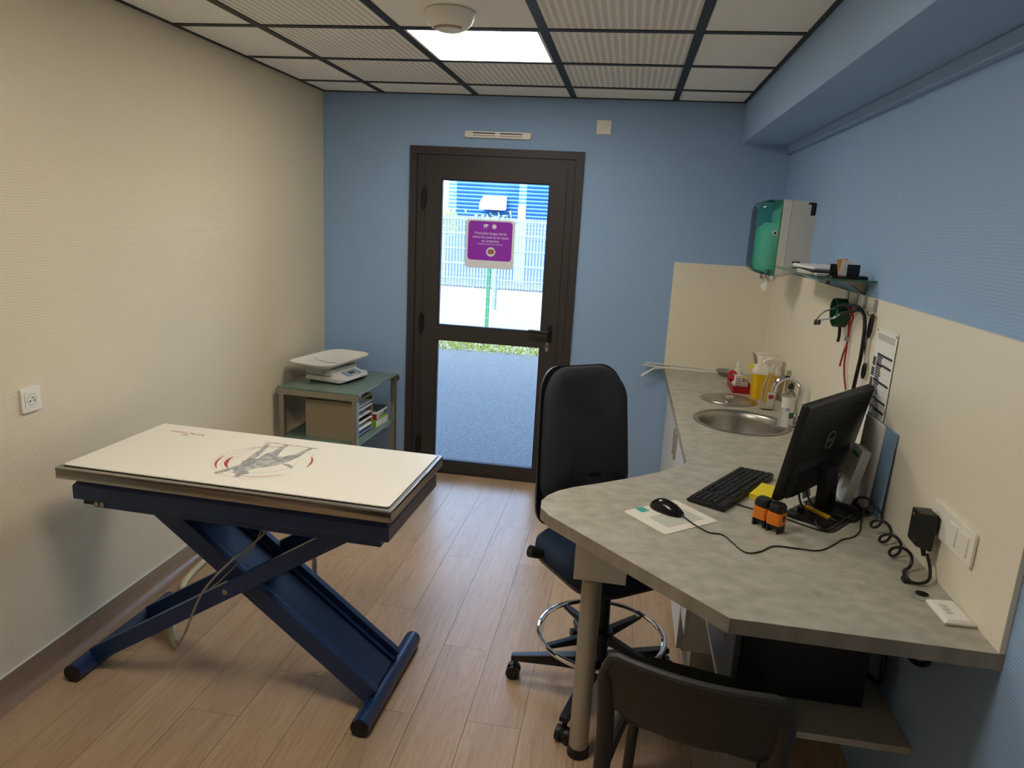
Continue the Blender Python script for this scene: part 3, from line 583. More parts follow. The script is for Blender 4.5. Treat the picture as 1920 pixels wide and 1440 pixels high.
# base cabinets under the counter
def cabinet(label, y0, y1, hinge_y, drawers=0, top=0.836):
    t = thing('base_cabinet', label, 'cabinet', (2.61, (y0+y1)/2, 0)); hy_ = (y1-y0)/2
    MB().box(-0.255, 0.272, -hy_+0.001, hy_-0.001, 0.085, top).build('carcass', 'cabinet_white', t, bevel=0.001, smooth=0)
    MB().box(-0.215, 0.26, -hy_+0.001, hy_-0.001, 0.0, 0.084).build('plinth', 'handle_grey', t, smooth=0)
    if drawers:
        zs = [0.09+(0.742/drawers)*k for k in range(drawers+1)]
        for k in range(drawers):
            dr = MB().box(-0.275, -0.257, -hy_+0.003, hy_-0.003, zs[k]+0.002, zs[k+1]-0.002).build('drawer', 'cabinet_white', t, bevel=0.002)
            zc = zs[k+1]-0.055
            MB().tube(catmull([(-0.276, -0.07, zc), (-0.300, -0.055, zc), (-0.303, 0, zc), (-0.300, 0.055, zc), (-0.276, 0.07, zc)], 4), 0.006, 8).build('handle', 'handle_grey', dr)
    else:
        dr = MB().box(-0.275, -0.257, -hy_+0.003, hy_-0.003, 0.092, 0.832).build('door', 'cabinet_white', t, bevel=0.002)
        yc = hinge_y-(y0+y1)/2
        MB().prism(rrect(0.022, 0.150, 0.010), 0, 0.012, frame_m((-0.276, yc, 0.66), (0,-1,0), (0,0,1))).build('handle', 'handle_grey', dr, bevel=0.004)
        MB().cyl((-0.2755, -yc*0.85, 0.79), (-0.280, -yc*0.85, 0.79), 0.006, n=12).build('lock', 'brass', dr)
cabinet('white base cabinet in the corner, its door handle next to the neighbouring handle', -0.94, -0.013, -0.895)
cabinet('white base cabinet under the sink with a vertical handle', -1.47, -0.942, -0.988, 0, 0.722)
cabinet('white base cabinet with three drawers at the end of the counter', -1.918, -1.472, -1.7, 3)
t = thing('hanging_drawer_unit', 'white drawer box hung under the desk next to the cabinet end', 'drawer unit', (2.46, -2.0, 0.25))
MB().box(-0.110, 0.16, -0.072, 0.078, 0.0, 0.587).build('body', 'cabinet_white', t, bevel=0.001, smooth=0)
for k in range(2): MB().box(-0.122, -0.111, -0.072, 0.078, 0.002+0.293*k, 0.290+0.293*k).build('drawer_front', 'cabinet_white', t, bevel=0.001)

# desk leg, under-desk shelf, tower, cables
t = thing('desk_leg', 'grey round metal leg with white mounting box carrying the desk corner', 'desk leg', (1.985, -2.480, 0))
MB().lathe([(0, 0), (0.036, 0), (0.037, 0.006), (0.034, 0.012), (0.034, 0.020), (0.037, 0.026), (0.036, 0.034), (0, 0.034)], n=28).build('foot', 'black_plastic', t)
MB().cyl((0, 0, 0.034), (0, 0, 0.648), 0.0325, n=32).build('post', 'leg_grey', t)
MB().box(-0.060, 0.104, -0.020, 0.130, 0.648, 0.8375).build('mounting_box', 'desk_white', t, bevel=0.001, smooth=0)
tag(MB().prism([(W-0.001, -2.717), (W-0.001, -2.10), (2.398, -2.10), (2.398, -2.58), (2.585, -2.58), (2.585, -2.717)], 0.364, 0.385).build('under_desk_shelf', 'shelf_grey', bevel=0.001, smooth=0), 'grey-white shelf board fixed to the wall under the desk', 'shelf')
t = thing('computer_tower', 'black computer tower standing on the shelf under the desk', 'computer', (2.61, -2.48, 0.385))
MB().box(-0.165, 0.195, -0.095, 0.085, 0.006, 0.360).build('case', 'black_plastic', t, bevel=0.003)
MB().box(-0.188, -0.166, -0.095, 0.085, 0.006, 0.360).build('front_bezel', 'print_dark', t, bevel=0.008)
for k in range(9): MB().box(0.055+k*0.0085, 0.0588+k*0.0085, -0.0962, -0.0945, 0.19, 0.25).build('vent_slat', 'black_gloss', t, smooth=0)
for x in (-0.14, 0.16): MB().box(x-0.02, x+0.02, -0.08, 0.07, 0, 0.006).build('foot', 'black_matte', t, smooth=0)
tag(MB().tube(catmull([(2.806, -2.46, 0.47), (2.840, -2.48, 0.445), (2.852, -2.55, 0.47), (2.848, -2.56, 0.58), (2.852, -2.60, 0.65), (2.868, -2.67, 0.63), (2.874, -2.74, 0.66), (2.874, -2.76, 0.72), (2.87, -2.765, 0.80), (2.868, -2.765, 0.8375)], 7), 0.008, 8).build('cable_loop', 'black_plastic'), 'thick black cable looping from the computer tower up to the desk underside', 'cable')

# ------------------------------------------------------------------ drafting stool
SA = math.radians(-53)
t = thing('drafting_chair', 'tall black swivel work chair with foot ring and castors behind the desk', 'chair', (2.03, -2.122, 0), SA)
for k, ang in enumerate((180, 252, 324, 36, 108)):
    a = math.radians(ang)-SA; M_ = Rz(a)
    arm = MB().loft([[(0.02, -0.022, 0.085), (0.02, 0.022, 0.085), (0.02, 0.022, 0.150), (0.02, -0.022, 0.150)], [(0.17, -0.020, 0.084), (0.17, 0.020, 0.084), (0.17, 0.018, 0.126), (0.17, -0.018, 0.126)], [(0.335, -0.017, 0.076), (0.335, 0.017, 0.076), (0.335, 0.015, 0.098), (0.335, -0.015, 0.098)]], M=M_).build('base_arm', 'black_plastic', t, bevel=0.004)
    w = MB()
    for s in (-1, 1): w.cyl((0.325, s*0.008, 0.027), (0.325, s*0.024, 0.027), 0.027, n=20, M=M_)
    w.box(0.308, 0.345, -0.007, 0.007, 0.02, 0.055, M=M_); w.cyl((0.318, 0, 0.04), (0.318, 0, 0.086), 0.009, n=10, M=M_)
    w.build('castor', 'black_plastic', arm)
MB().lathe([(0, 0.080), (0.045, 0.080), (0.045, 0.150), (0.030, 0.165), (0.026, 0.410), (0.024, 0.414), (0, 0.414)], n=24).build('column', 'black_plastic', t)
MB().cyl((0, 0, 0.41), (0, 0, 0.505), 0.0145, n=20).build('gas_spring', 'chrome', t)
RR, RZ = 0.235, 0.238
MB().tube([(RR*math.cos(2*PI*k/56), RR*math.sin(2*PI*k/56), RZ) for k in range(56)], 0.0095, 10, closed=True).build('foot_ring', 'chrome', t)
MB().lathe([(0.027, 0.205), (0.044, 0.205), (0.044, 0.262), (0.027, 0.262)], n=24).build('ring_hub', 'black_plastic', t)
for ang in (50, 130, 212, 322):
    a = math.radians(ang)-SA
    MB().loft([[(0.035, -0.016, 0.215), (0.035, 0.016, 0.215), (0.035, 0.014, 0.250), (0.035, -0.014, 0.250)], [(0.228, -0.012, 0.224), (0.228, 0.012, 0.224), (0.228, 0.012, 0.238), (0.228, -0.012, 0.238)]], M=Rz(a)).build('ring_spoke', 'black_plastic', t, bevel=0.003)
MB().prism(rrect(0.16, 0.14, 0.02), 0.500, 0.522).build('tilt_mechanism', 'black_plastic', t, bevel=0.004)
rg = []
for sc, z in ((0.80, 0.522), (0.97, 0.530), (1.0, 0.550)): rg.append([(p[0]*sc+0.01, p[1]*sc, z) for p in rrect(0.45, 0.47, 0.12, 7)])
MB().loft(rg).build('seat_shell', 'black_plastic', t, smooth=60)
rg = []
for sc, z in ((0.99, 0.550), (1.01, 0.570), (1.0, 0.592), (0.93, 0.610), (0.72, 0.618), (0.2, 0.616)): rg.append([(p[0]*sc+0.01, p[1]*sc, z) for p in rrect(0.45, 0.47, 0.12, 7)])
MB().loft(rg).build('seat', 'blue_fabric', t, smooth=60)
MB().tube(catmull([(-0.05, 0, 0.512), (-0.20, 0, 0.516), (-0.262, 0, 0.56), (-0.285, 0, 0.72), (-0.275, 0, 0.86)], 6), 0.02, 10).build('back_bar', 'black_plastic', t)
def backring(x, w, z0, z1, rt_, rb=0, curve=0.03, n=7):
    pts = []
    zc, h = (z0+z1)/2, z1-z0
    for p in rrect(w, h, rt_, n):
        yy, zz = p[0], p[1]+zc
        tz = (zz-z0)/h
        narrow = 1.0 - 0.22*max(0, tz-0.35)**1.2 - 0.10*max(0, 0.35-tz)
        pts.append((x + curve*(yy/(w/2))**2 - 0.10*(tz-0.35)**2*0.6 - 0.04*tz, yy*narrow, zz))
    return pts
MB().loft([backring(-0.238, 0.37, 0.69, 1.205, 0.11), backring(-0.205, 0.39, 0.675, 1.218, 0.11), backring(-0.180, 0.375, 0.69, 1.212, 0.11), backring(-0.168, 0.33, 0.73, 1.17, 0.09), backring(-0.164, 0.20, 0.82, 1.08, 0.06)]).build('backrest', 'black_fabric', t, smooth=60)
MB().loft([backring(-0.300, 0.22, 0.66, 1.05, 0.06, 0.02), backring(-0.275, 0.33, 0.62, 1.17, 0.08), backring(-0.250, 0.39, 0.60, 1.212, 0.09), backring(-0.226, 0.405, 0.605, 1.218, 0.09)]).build('back_shell', 'black_plastic', t, smooth=60)
MB().tube([(-0.05, -0.16, 0.545), (-0.075, -0.215, 0.565), (-0.085, -0.285, 0.590)], [0.012, 0.018, 0.022], 14).build('adjusting_lever', 'black_plastic', t)

# ------------------------------------------------------------------ visitor chair
VA = math.radians(-12)
t = thing('visitor_chair', 'dark grey moulded plastic chair with open back tucked under the desk', 'chair', (2.305, -2.785, 0), VA)
sw, sd = 0.205, 0.215
rg = []
for sc, z in ((0.90, 0.424), (0.99, 0.430), (1.0, 0.440), (0.985, 0.449), (0.90, 0.448), (0.4, 0.444)): rg.append([(p[0]*sc*(1.0 - 0.06*(p[1]/sd)), p[1]*sc, z - 0.012*max(0, p[1]/sd-0.5)) for p in rrect(2*sw, 2*sd-0.105, 0.05, 6, cy=0.0525)])
MB().loft(rg).build('seat', 'chair_plastic', t, smooth=60)
for sx in (-1, 1):
    MB().tube(catmull([(sx*0.185, 0.185, 0.435), (sx*0.195, 0.205, 0.22), (sx*0.205, 0.225, 0.0)], 6), [0.019]*6+[0.017]*7, 12).build('leg', 'chair_plastic', t)
    pts = catmull([(sx*0.212, -0.330, 0.0), (sx*0.208, -0.285, 0.20), (sx*0.203, -0.250, 0.42), (sx*0.203, -0.265, 0.56), (sx*0.204, -0.288, 0.660), (sx*0.205, -0.302, 0.714)], 6)
    MB().tube(pts, [0.018+0.004*min(1, k/12) for k in range(len(pts)-6)]+[0.022, 0.021, 0.019, 0.017, 0.0145, 0.0125], 12).build('leg', 'chair_plastic', t)
    MB().tube([(sx*0.186, -0.06, 0.428), (sx*0.196, -0.16, 0.420), (sx*0.203, -0.256, 0.410)], [0.017, 0.018, 0.020], 10).build('side_rail', 'chair_plastic', t)
def bk_pt(u, v):  # u -1..1 across, v 0..1 up; hollow curve towards the sitter
    z0 = 0.600 - 0.030*(1-u*u); z1 = 0.765 - 0.050*max(0, abs(u)-0.86)/0.14*(abs(u)-0.86)/0.14
    z = z0+(z1-z0)*v
    return (u*0.206, -0.250 - 0.30*(z-0.54) - 0.035*(1-u*u), z)
n = 16; ringf, ringb = [], []
vs_, fs_ = [], []
for s in (0, 1):
    for j in range(7):
        for i in range(n+1):
            p = bk_pt(-1+2*i/n, j/6); edge = 0.006 if j in (0, 6) else 0.009
            vs_.append((p[0], p[1] + (edge if s else -edge), p[2]))
def vid(s, j, i): return s*7*(n+1)+j*(n+1)+i
for j in range(6):
    for i in range(n):
        fs_.append((vid(0,j,i), vid(0,j,i+1), vid(0,j+1,i+1), vid(0,j+1,i))); fs_.append((vid(1,j,i), vid(1,j+1,i), vid(1,j+1,i+1), vid(1,j,i+1)))
for i in range(n): fs_ += [(vid(0,0,i), vid(1,0,i), vid(1,0,i+1), vid(0,0,i+1)), (vid(0,6,i), vid(0,6,i+1), vid(1,6,i+1), vid(1,6,i))]
for j in range(6): fs_ += [(vid(0,j,0), vid(0,j+1,0), vid(1,j+1,0), vid(1,j,0)), (vid(0,j,n), vid(1,j,n), vid(1,j+1,n), vid(0,j+1,n))]
MB().add(vs_, fs_).build('backrest', 'chair_plastic', t, smooth=50)
MB().tube([bk_pt(-1+2*i/24, 1.0) for i in range(25)], 0.0125, 10).build('top_rim', 'chair_plastic', t)

# ------------------------------------------------------------------ monitor, keyboard, mouse and desk items
t = thing('monitor', 'black flat computer monitor seen from behind on the desk', 'monitor', (2.693, -2.285, ZD), math.radians(53))
MB().prism(rrect(0.250, 0.138, 0.012), 0.0, 0.011).build('base', 'black_plastic', t, bevel=0.003)
st = MB().loft([[(x_, y_, z_) for x_, y_ in ((-0.015, a_), (0.075, a_), (0.075, c_), (-0.015, c_))] for z_, a_, c_ in ((0.011, -0.012, 0.022), (0.08, -0.010, 0.022), (0.150, -0.004, 0.030))]).build('stand', 'black_plastic', t, bevel=0.004)
MB().lathe([(0, 0), (0.017, 0), (0.017, 0.002), (0, 0.002)], n=24, M=frame_m((0.03, -0.0115, 0.055), (1,0,0), (0,0,1)) @ Matrix.Diagonal((1, 1.5, 1, 1))).build('cable_hole', 'black_gloss', st)
ti = math.radians(9.6); upv = Vector((0, -math.sin(ti), math.cos(ti)))
MP = frame_m((0.047, 0.0735, 0.072), (1,0,0), tuple(upv))   # local x across, y up the panel, z = backwards
MP = MP  # x cross y points to -y, away from the viewer of the screen
mh, mw_ = 0.318, 0.515
pn = MB().loft([[(p[0], p[1]+mh/2, -0.004) for p in rrect(mw_, mh, 0.006, 3)], [(p[0], p[1]+mh/2, 0.010) for p in rrect(mw_, mh, 0.006, 3)], [(p[0], p[1]+mh/2, 0.020) for p in rrect(mw_-0.012, mh-0.012, 0.006, 3)]], M=MP).build('panel', 'black_plastic', t, bevel=0.001)
MB().prism(rrect(mw_-0.016, mh-0.022, 0.003, cy=mh/2+0.004), -0.006, -0.0042, MP).build('screen', 'black_gloss', pn, smooth=0)
MB().loft([[(p[0], p[1]+0.058, 0.0195) for p in rrect(0.44, 0.118, 0.02, 4)], [(p[0], p[1]+0.052, 0.032) for p in rrect(0.40, 0.090, 0.02, 4)]], M=MP).build('electronics_hump', 'black_plastic', t, bevel=0.003)
MB().box(-0.15, 0.15, 0.272, 0.277, 0.0195, 0.0206, MP).build('vent_slot', 'black_gloss', pn, smooth=0)
MB().tube([(0.030*math.cos(2*PI*k/40), 0.030*math.sin(2*PI*k/40)+0.165, 0.0405 if False else 0.0212) for k in range(40)], 0.0011, 6, closed=True, M=MP).build('logo_ring', 'handle_grey', pn)
text('logo_lettering', 'DELL', 0.019, 'handle_grey', pn, MP @ frame_m((0.0, 0.165, 0.0212), (1,0,0), (0,1,0)))
MB().box(-mw_/2+0.028, -mw_/2+0.040, 0.0005, 0.0020, 0.006, 0.018, MP).build('power_light', 'white_plastic', pn, smooth=0)

KA = math.radians(59.5)
def mon(x, y, z):   # point in the monitor base's own frame, z above the desk
    a = math.radians(53); return (2.693+x*math.cos(a)-y*math.sin(a), -2.285+x*math.sin(a)+y*math.cos(a), ZD+z)

t = thing('keyboard', 'black full-size keyboard on the desk in front of the monitor', 'keyboard', (2.431, -2.155, ZD), KA)
MB().loft([[(-0.222, -0.064, 0.003), (0.222, -0.064, 0.003), (0.222, 0.064, 0.003), (-0.222, 0.064, 0.003)], [(-0.221, -0.063, 0.020), (0.221, -0.063, 0.020), (0.221, 0.063, 0.012), (-0.221, 0.063, 0.012)]]).build('case', 'black_plastic', t, bevel=0.003)
for x in (-0.19, 0.19):
    MB().box(x-0.012, x+0.012, -0.055, 0.055, 0, 0.0035).build('foot', 'black_matte', t, smooth=0)
kmesh = {}
def key(x0, y, w, d_=0.0165):
    k = round(w, 4)
    if k not in kmesh:
        o = MB().loft([[(-w/2, -d_/2, 0), (w/2, -d_/2, 0), (w/2, d_/2, 0), (-w/2, d_/2, 0)], [(-w/2+0.0018, -d_/2+0.0018, 0.004), (w/2-0.0018, -d_/2+0.0018, 0.004), (w/2-0.0018, d_/2-0.0018, 0.004), (-w/2+0.0018, d_/2-0.0018, 0.004)]]).build('key', 'black_matte', t, smooth=0); kmesh[k] = o.data
    else:
        o = bpy.data.objects.new('key', kmesh[k]); C.objects.link(o); o.parent = t
    o.location = (x0, y, 0.0162 - 0.0625*y + 0.0008); o.rotation_euler = (-0.0624, 0, 0)
# typing side is local +y (towards the stool); x runs so that the number pad lies at -x for that typist
rows = [(-0.050, [1]*13), (-0.0255, [1]*13+[2]), (-0.0065, [1.5]+[1]*12+[1.5]), (0.0125, [1.75]+[1]*12+[1.25]), (0.0315, [1.25]+[1]*11+[2.75]), (0.0505, [1.25, 1.25, 1.25, 6, 1.25, 1.25, 1.25, 1.5])]
U = 0.019
for y, ws in rows:
    x = 0.212
    for w in ws:
        key(x-w*U/2, y, w*U-0.0022); x -= w*U
for y in (-0.0255, -0.0065):
    for k in range(3): key(-0.075-k*U, y, U-0.0022)
key(-0.094, 0.0315, U-0.0022)
for k in range(3): key(-0.075-k*U, 0.0505, U-0.0022)
for y in (-0.0255, -0.0065, 0.0125, 0.0315, 0.0505):
    for k in range(4): key(-0.142-k*U, y, U-0.0022)
for k in range(3): key(-0.075-k*U, -0.050, U-0.0022)
tag(MB().tube(catmull([(2.418, -2.298, ZD+0.006), (2.46, -2.318, ZD+0.0026), (2.51, -2.345, ZD+0.0026), mon(-0.152, 0.045, 0.0026), mon(-0.153, -0.02, 0.0026), mon(-0.147, -0.072, 0.0026), mon(-0.118, -0.0905, 0.0026), mon(-0.05, -0.0905, 0.0026), mon(0.05, -0.0905, 0.0026), mon(0.112, -0.0905, 0.0026), (2.829, -2.217, ZD+0.0026), (2.8145, -2.186, ZD+0.0026), (2.8140, -2.13, ZD+0.0026)], 8), 0.0024, 6).build('keyboard_cable', 'black_plastic'), 'thin black cable leading from the keyboard behind the stamps', 'cable')

pad_c = (2.206, -2.458)
t = thing('mouse_pad', 'cream mouse pad with pale green print under the black mouse', 'mouse pad', (pad_c[0], pad_c[1], ZD), math.radians(41))
MB().prism(rrect(0.222, 0.187, 0.012), 0.0, 0.0022).build('sheet', 'pad', t, bevel=0.0006)
MB().prism(rrect(0.150, 0.085, 0.002, cx=0.005, cy=-0.02), 0.0023, 0.0025).build('printed_panel', 'grey_print', t, smooth=0)
MB().prism(rrect(0.032, 0.034, 0.002, cx=-0.048, cy=0.075), 0.0023, 0.0025).build('printed_logo', 'teal_print', t, smooth=0)
t = thing('computer_mouse', 'glossy black wired mouse resting on the mouse pad', 'mouse', (2.196, -2.422, ZD+0.0025), math.radians(-38))
rg = []
for k in range(11):
    s = -1+2*k/10; x = s*0.056; w = 0.031*(1-0.55*abs(s)**3.2)*(1.0 if s < 0 else 0.97); h = 0.036*(1-0.62*((s+0.25)/1.25 if s > -0.25 else (s+0.25)/0.75)**2)
    rg.append([(x, w*math.cos(a), 0.001 + max(0, h*math.sin(a)) if math.sin(a) > 0 else 0.001) for a in [PI*j/10 for j in range(11)]])
ms = MB().loft(rg).build('body', 'black_gloss', t, smooth=70)
MB().cyl((0.030, -0.003, 0.027), (0.030, 0.003, 0.027), 0.006, n=12).build('scroll_wheel', 'black_matte', t)
tag(MB().tube(catmull([(2.242, -2.460, ZD+0.008), (2.270, -2.505, ZD+0.0052), (2.288, -2.530, ZD+0.0050), (2.313, -2.551, ZD+0.0024), (2.349, -2.556, ZD+0.0024), (2.369, -2.595, ZD+0.0024), (2.389, -2.646, ZD+0.0024), (2.41, -2.661, ZD+0.0024), (2.445, -2.64, ZD+0.0024), (2.488, -2.595, ZD+0.0024), (2.548, -2.593, ZD+0.0024), (2.599, -2.593, ZD+0.0024), (2.63, -2.575, ZD+0.0024), (2.669, -2.531, ZD+0.0024), (2.702, -2.490, ZD+0.0024), (2.741, -2.461, ZD+0.0024), (2.774, -2.409, ZD+0.0024), mon(0.004, -0.121, 0.0024), mon(0.030, -0.112, 0.0075), mon(0.045, -0.098, 0.0125), mon(0.054, -0.080, 0.0150), mon(0.060, -0.05, 0.0138), mon(0.062, -0.013, 0.0138)], 6), 0.0022, 8).build('mouse_cable', 'black_plastic'), 'black mouse cable winding across the grey desk', 'cable')

t = thing('sticky_note_pad', 'thick yellow sticky note pad between keyboard and monitor', 'note pad', (2.541, -2.183, ZD), math.radians(62))
MB().box(-0.068, 0.068, -0.038, 0.038, 0, 0.018).build('block', 'yellow', t, smooth=0)
MB().box(-0.068, 0.068, -0.038, 0.038, 0.0182, 0.0186, Matrix.Rotation(math.radians(2), 4, 'Z')).build('top_sheet', 'yellow', t, smooth=0)
for (x, y), lab in (((2.478, -2.442), 'orange and black hand stamp between its twin and the keyboard'), ((2.512, -2.478), 'orange and black hand stamp standing nearer the mouse cable bend')):
    t = thing('hand_stamp', lab, 'stamp', (x, y, ZD), math.radians(50), 'pair of hand stamps')
    for s in (-1, 1): MB().box(-0.019, 0.019, s*0.017-0.004, s*0.017+0.004, 0, 0.042).build('foot', 'black_plastic', t, bevel=0.002)
    MB().box(-0.016, 0.016, -0.014, 0.014, 0.012, 0.045).build('ink_body', 'black_matte', t, bevel=0.002)
    sl_ = MB().prism([p for p in rrect(0.046, 0.046, 0.010)], 0.024, 0.063).build('sleeve', 'orange', t, bevel=0.003)
    MB().prism(rrect(0.010, 0.020, 0.0049), 0, 0.0012, frame_m((0, -0.0232, 0.046), (1,0,0), (0,0,1))).build('keyhole', 'black_gloss', sl_, smooth=0)
    MB().loft([[(p[0], p[1], 0.066) for p in rrect(0.044, 0.044, 0.010)], [(p[0], p[1], 0.080) for p in rrect(0.044, 0.044, 0.012)], [(p[0]*0.8, p[1]*0.8, 0.088) for p in rrect(0.044, 0.044, 0.012)]]).build('cap', 'black_plastic', t, smooth=50)
t = thing('utility_knife', 'yellow utility knife lying on the monitor base', 'knife', (2.672, -2.330, ZD+0.0112), math.atan2(-0.079, 0.059))
MB().box(-0.052, 0.040, -0.007, 0.007, 0, 0.010).build('body', 'yellow_pen', t, bevel=0.002)
MB().prism([(0.040, -0.005), (0.068, -0.003), (0.060, 0.005), (0.040, 0.005)], 0.004, 0.005).build('blade', 'steel', t, smooth=0)
t = thing('usb_key', 'small black and white USB stick on the monitor base', 'USB stick', (2.6215, -2.3165, ZD+0.0110), math.radians(70))
MB().box(-0.018, 0.008, -0.010, 0.010, 0, 0.018).build('body', 'black_plastic', t, bevel=0.002); MB().box(0.008, 0.024, -0.008, 0.008, 0.002, 0.020).build('cap', 'white_plastic', t, bevel=0.002)
tag(MB().tube([(2.5945+0.012*math.cos(k*0.5), -2.3185+0.009*math.sin(k*0.5), ZD+0.0125) for k in range(13)], 0.001, 6).build('paper_clip', 'steel'), 'bent wire paper clip next to the USB stick', 'paper clip')
tag(MB().box(-0.03, 0.03, -0.0006, 0.0006, 0, 0.055).build('paper_note', 'white_paper', loc=(2.668, -2.188, ZD+0.012), rot=(math.radians(-14), 0, math.radians(53)), smooth=0), 'small white paper note leaning behind the monitor stand', 'note')

# cables and boxes behind the monitor
tag(MB().tube(catmull([mon(-0.095, 0.044, 0.082), mon(-0.096, 0.030, 0.045), mon(-0.092, 0.0, 0.0172), mon(-0.104, -0.025, 0.0158), mon(-0.126, -0.034, 0.0150), mon(-0.1375, -0.046, 0.0075), mon(-0.137, -0.064, 0.0038), mon(-0.117, -0.0795, 0.0038), mon(-0.06, -0.0800, 0.0038), mon(0.04, -0.0800, 0.0038), mon(0.10, -0.0800, 0.0038), mon(0.116, -0.0795, 0.0038)], 8), 0.0036, 8).build('monitor_cable', 'black_plastic'), 'black cable curving round the monitor base', 'cable')
tag(MB().tube(catmull([mon(-0.040, 0.044, 0.082), mon(-0.036, 0.034, 0.050), mon(-0.031, 0.012, 0.024), mon(-0.029, -0.02, 0.0158), mon(-0.026, -0.05, 0.0155), mon(-0.020, -0.070, 0.0155), mon(-0.010, -0.088, 0.0128), mon(0.008, -0.0995, 0.0055), mon(0.03, -0.1010, 0.0040), mon(0.07, -0.1010, 0.0040), mon(0.112, -0.1010, 0.0040), (2.8365, -2.219, ZD+0.0040), (2.8220, -2.184, ZD+0.0040), (2.8215, -2.13, ZD+0.0040)], 8), 0.0038, 8).build('video_cable', 'black_plastic'), 'thick black cable drooping from the monitor back over its base', 'cable')
tag(MB().tube(catmull([mon(0.100, 0.044, 0.082), mon(0.097, 0.026, 0.045), mon(0.092, -0.005, 0.0168), mon(0.090, -0.045, 0.0146), mon(0.090, -0.072, 0.0145), mon(0.094, -0.092, 0.0132), mon(0.102, -0.105, 0.0115), mon(0.112, -0.1125, 0.0050), (2.8455, -2.226, ZD+0.0030), (2.8325, -2.190, ZD+0.0030), (2.8315, -2.13, ZD+0.0030)], 8), 0.0028, 8).build('usb_cable', 'black_plastic'), 'thin black cable lying between the monitor and the wall', 'cable')
coil = [(2.826, -2.10, 0.8905), (2.826, -2.15, 0.8905), (2.824, -2.20, 0.8935)]
for k in range(5*14+1):
    f_ = k/(5*14); a = -PI/2 + 2*PI*k/14
    coil.append((2.820-0.006*f_ - 0.0215*math.cos(a), -2.235-0.425*f_, 0.9190-0.0135*min(1, max(0, (f_-0.35)/0.3))+0.022*math.sin(a)))
coil += [(2.800, -2.69, 0.889), (2.796, -2.720, 0.884), (2.820, -2.735, 0.884), (2.850, -2.720, 0.890), (2.860, -2.692, 0.912), (2.852, -2.678, 0.945)]
tag(MB().tube(catmull(coil, 3), 0.0042, 8).build('coiled_cable', 'black_plastic'), 'black coiled charger cable running along the wall edge of the desk', 'cable')
tag(MB().box(2.786, 2.806, -2.732, -2.708, ZD, ZD+0.012).build('cable_clip', 'black_plastic', bevel=0.003), 'small black clip on the charger cable near the round cable hole', 'clip')
t = thing('power_adapter', 'black plug-in power adapter stuck in the cream wall socket plate', 'power adapter', (2.872, -2.655, 0.95))
MB().loft([[(-0.052, -0.026, 0.012), (-0.012, -0.026, 0.0), (-0.012, 0.026, 0.0), (-0.052, 0.026, 0.012)], [(-0.056, -0.027, 0.020), (-0.010, -0.027, 0.008), (-0.010, 0.027, 0.008), (-0.056, 0.027, 0.020)], [(-0.056, -0.027, 0.104), (-0.010, -0.027, 0.104), (-0.010, 0.027, 0.104), (-0.056, 0.027, 0.104)]]).build('body', 'black_plastic', t, bevel=0.003)
MB().cyl((-0.012, 0, 0.075), (-0.0015, 0, 0.075), 0.022, n=20).build('plug_face', 'black_plastic', t)
MB().cyl((-0.024, -0.002, 0.004), (-0.022, -0.012, -0.018), 0.007, 0.005, n=10).build('strain_relief', 'black_plastic', t)
MB().prism([(-0.004, -0.004), (0.004, -0.004), (0, 0.004)], 0, 0.0004, frame_m((-0.0565, 0.010, 0.092), (0,-1,0), (0,0,1))).build('warning_mark', 'orange', t, smooth=0)
t = thing('switch_plate', 'wide cream wall plate with socket and two rocker switches above the desk', 'switch plate', (W-0.0145, -2.735, 1.035))
PS = frame_m((0,0,0), (0,-1,0), (0,0,1))
MB().prism(rrect(0.236, 0.088, 0.008), 0, 0.009, PS).build('plate', 'white_wall_plastic', t, bevel=0.003)
for x in (0.0, 0.062):
    MB().loft([[(p[0]+x+0.012, p[1], 0.009) for p in rrect(0.046, 0.052, 0.002, 2)], [(p[0]+x+0.012, p[1], 0.0125+0.05*max(0, -p[1]-0.0)*0.8) for p in rrect(0.044, 0.050, 0.002, 2)]], M=PS).build('rocker', 'white_plastic', t, smooth=20)
MB().lathe([(0.021, 0.009), (0.021, 0.010), (0.017, 0.010), (0.017, 0.0092)], (-0.080, 0.0, 0), 24, PS, cap=False).build('socket_rim', 'dispenser_grey', t)
t = thing('cable_grommet', 'round grey cable grommet with open hole in the desk', 'grommet', (2.806, -2.790, ZD))
MB().lathe([(0.0, 0.0002), (0.030, 0.0002), (0.030, 0.003), (0.026, 0.004), (0.018, 0.0032), (0.0, 0.0032)], n=32).build('ring', 'handle_grey', t)
MB().lathe([(0, 0.0033), (0.0155, 0.0033), (0.0155, 0.0040), (0, 0.0040)], (0.006, 0.006, 0), 24).build('hole', 'black_gloss', t)
t = thing('remote_switch', 'white wedge-shaped wireless wall switch lying loose on the desk corner', 'switch', (2.843, -2.874, ZD), math.radians(2))
MB().loft([[(-0.035, -0.050, 0), (0.034, -0.050, 0), (0.034, 0.050, 0), (-0.035, 0.050, 0)], [(-0.038, -0.054, 0.008), (0.034, -0.054, 0.008), (0.034, 0.054, 0.008), (-0.038, 0.054, 0.008)], [(-0.028, -0.046, 0.014), (0.020, -0.046, 0.016), (0.020, 0.046, 0.016), (-0.028, 0.046, 0.014)]]).build('body', 'white_wall_plastic', t, bevel=0.002)
for k in range(3): MB().box(-0.020, -0.004, 0.012-k*0.016, 0.022-k*0.016, 0.0148, 0.0165).build('button', 'dispenser_grey', t, smooth=0)
t = thing('carton_box', 'slim white printed carton leaning against the wall behind the monitor', 'box', (2.806, -2.143, ZD+0.0008))
t.rotation_euler = (0, math.radians(11.5), 0)
MB().box(-0.026, 0.004, -0.046, 0.046, 0, 0.190).build('carton', 'white_paper', t, bevel=0.001, smooth=0)
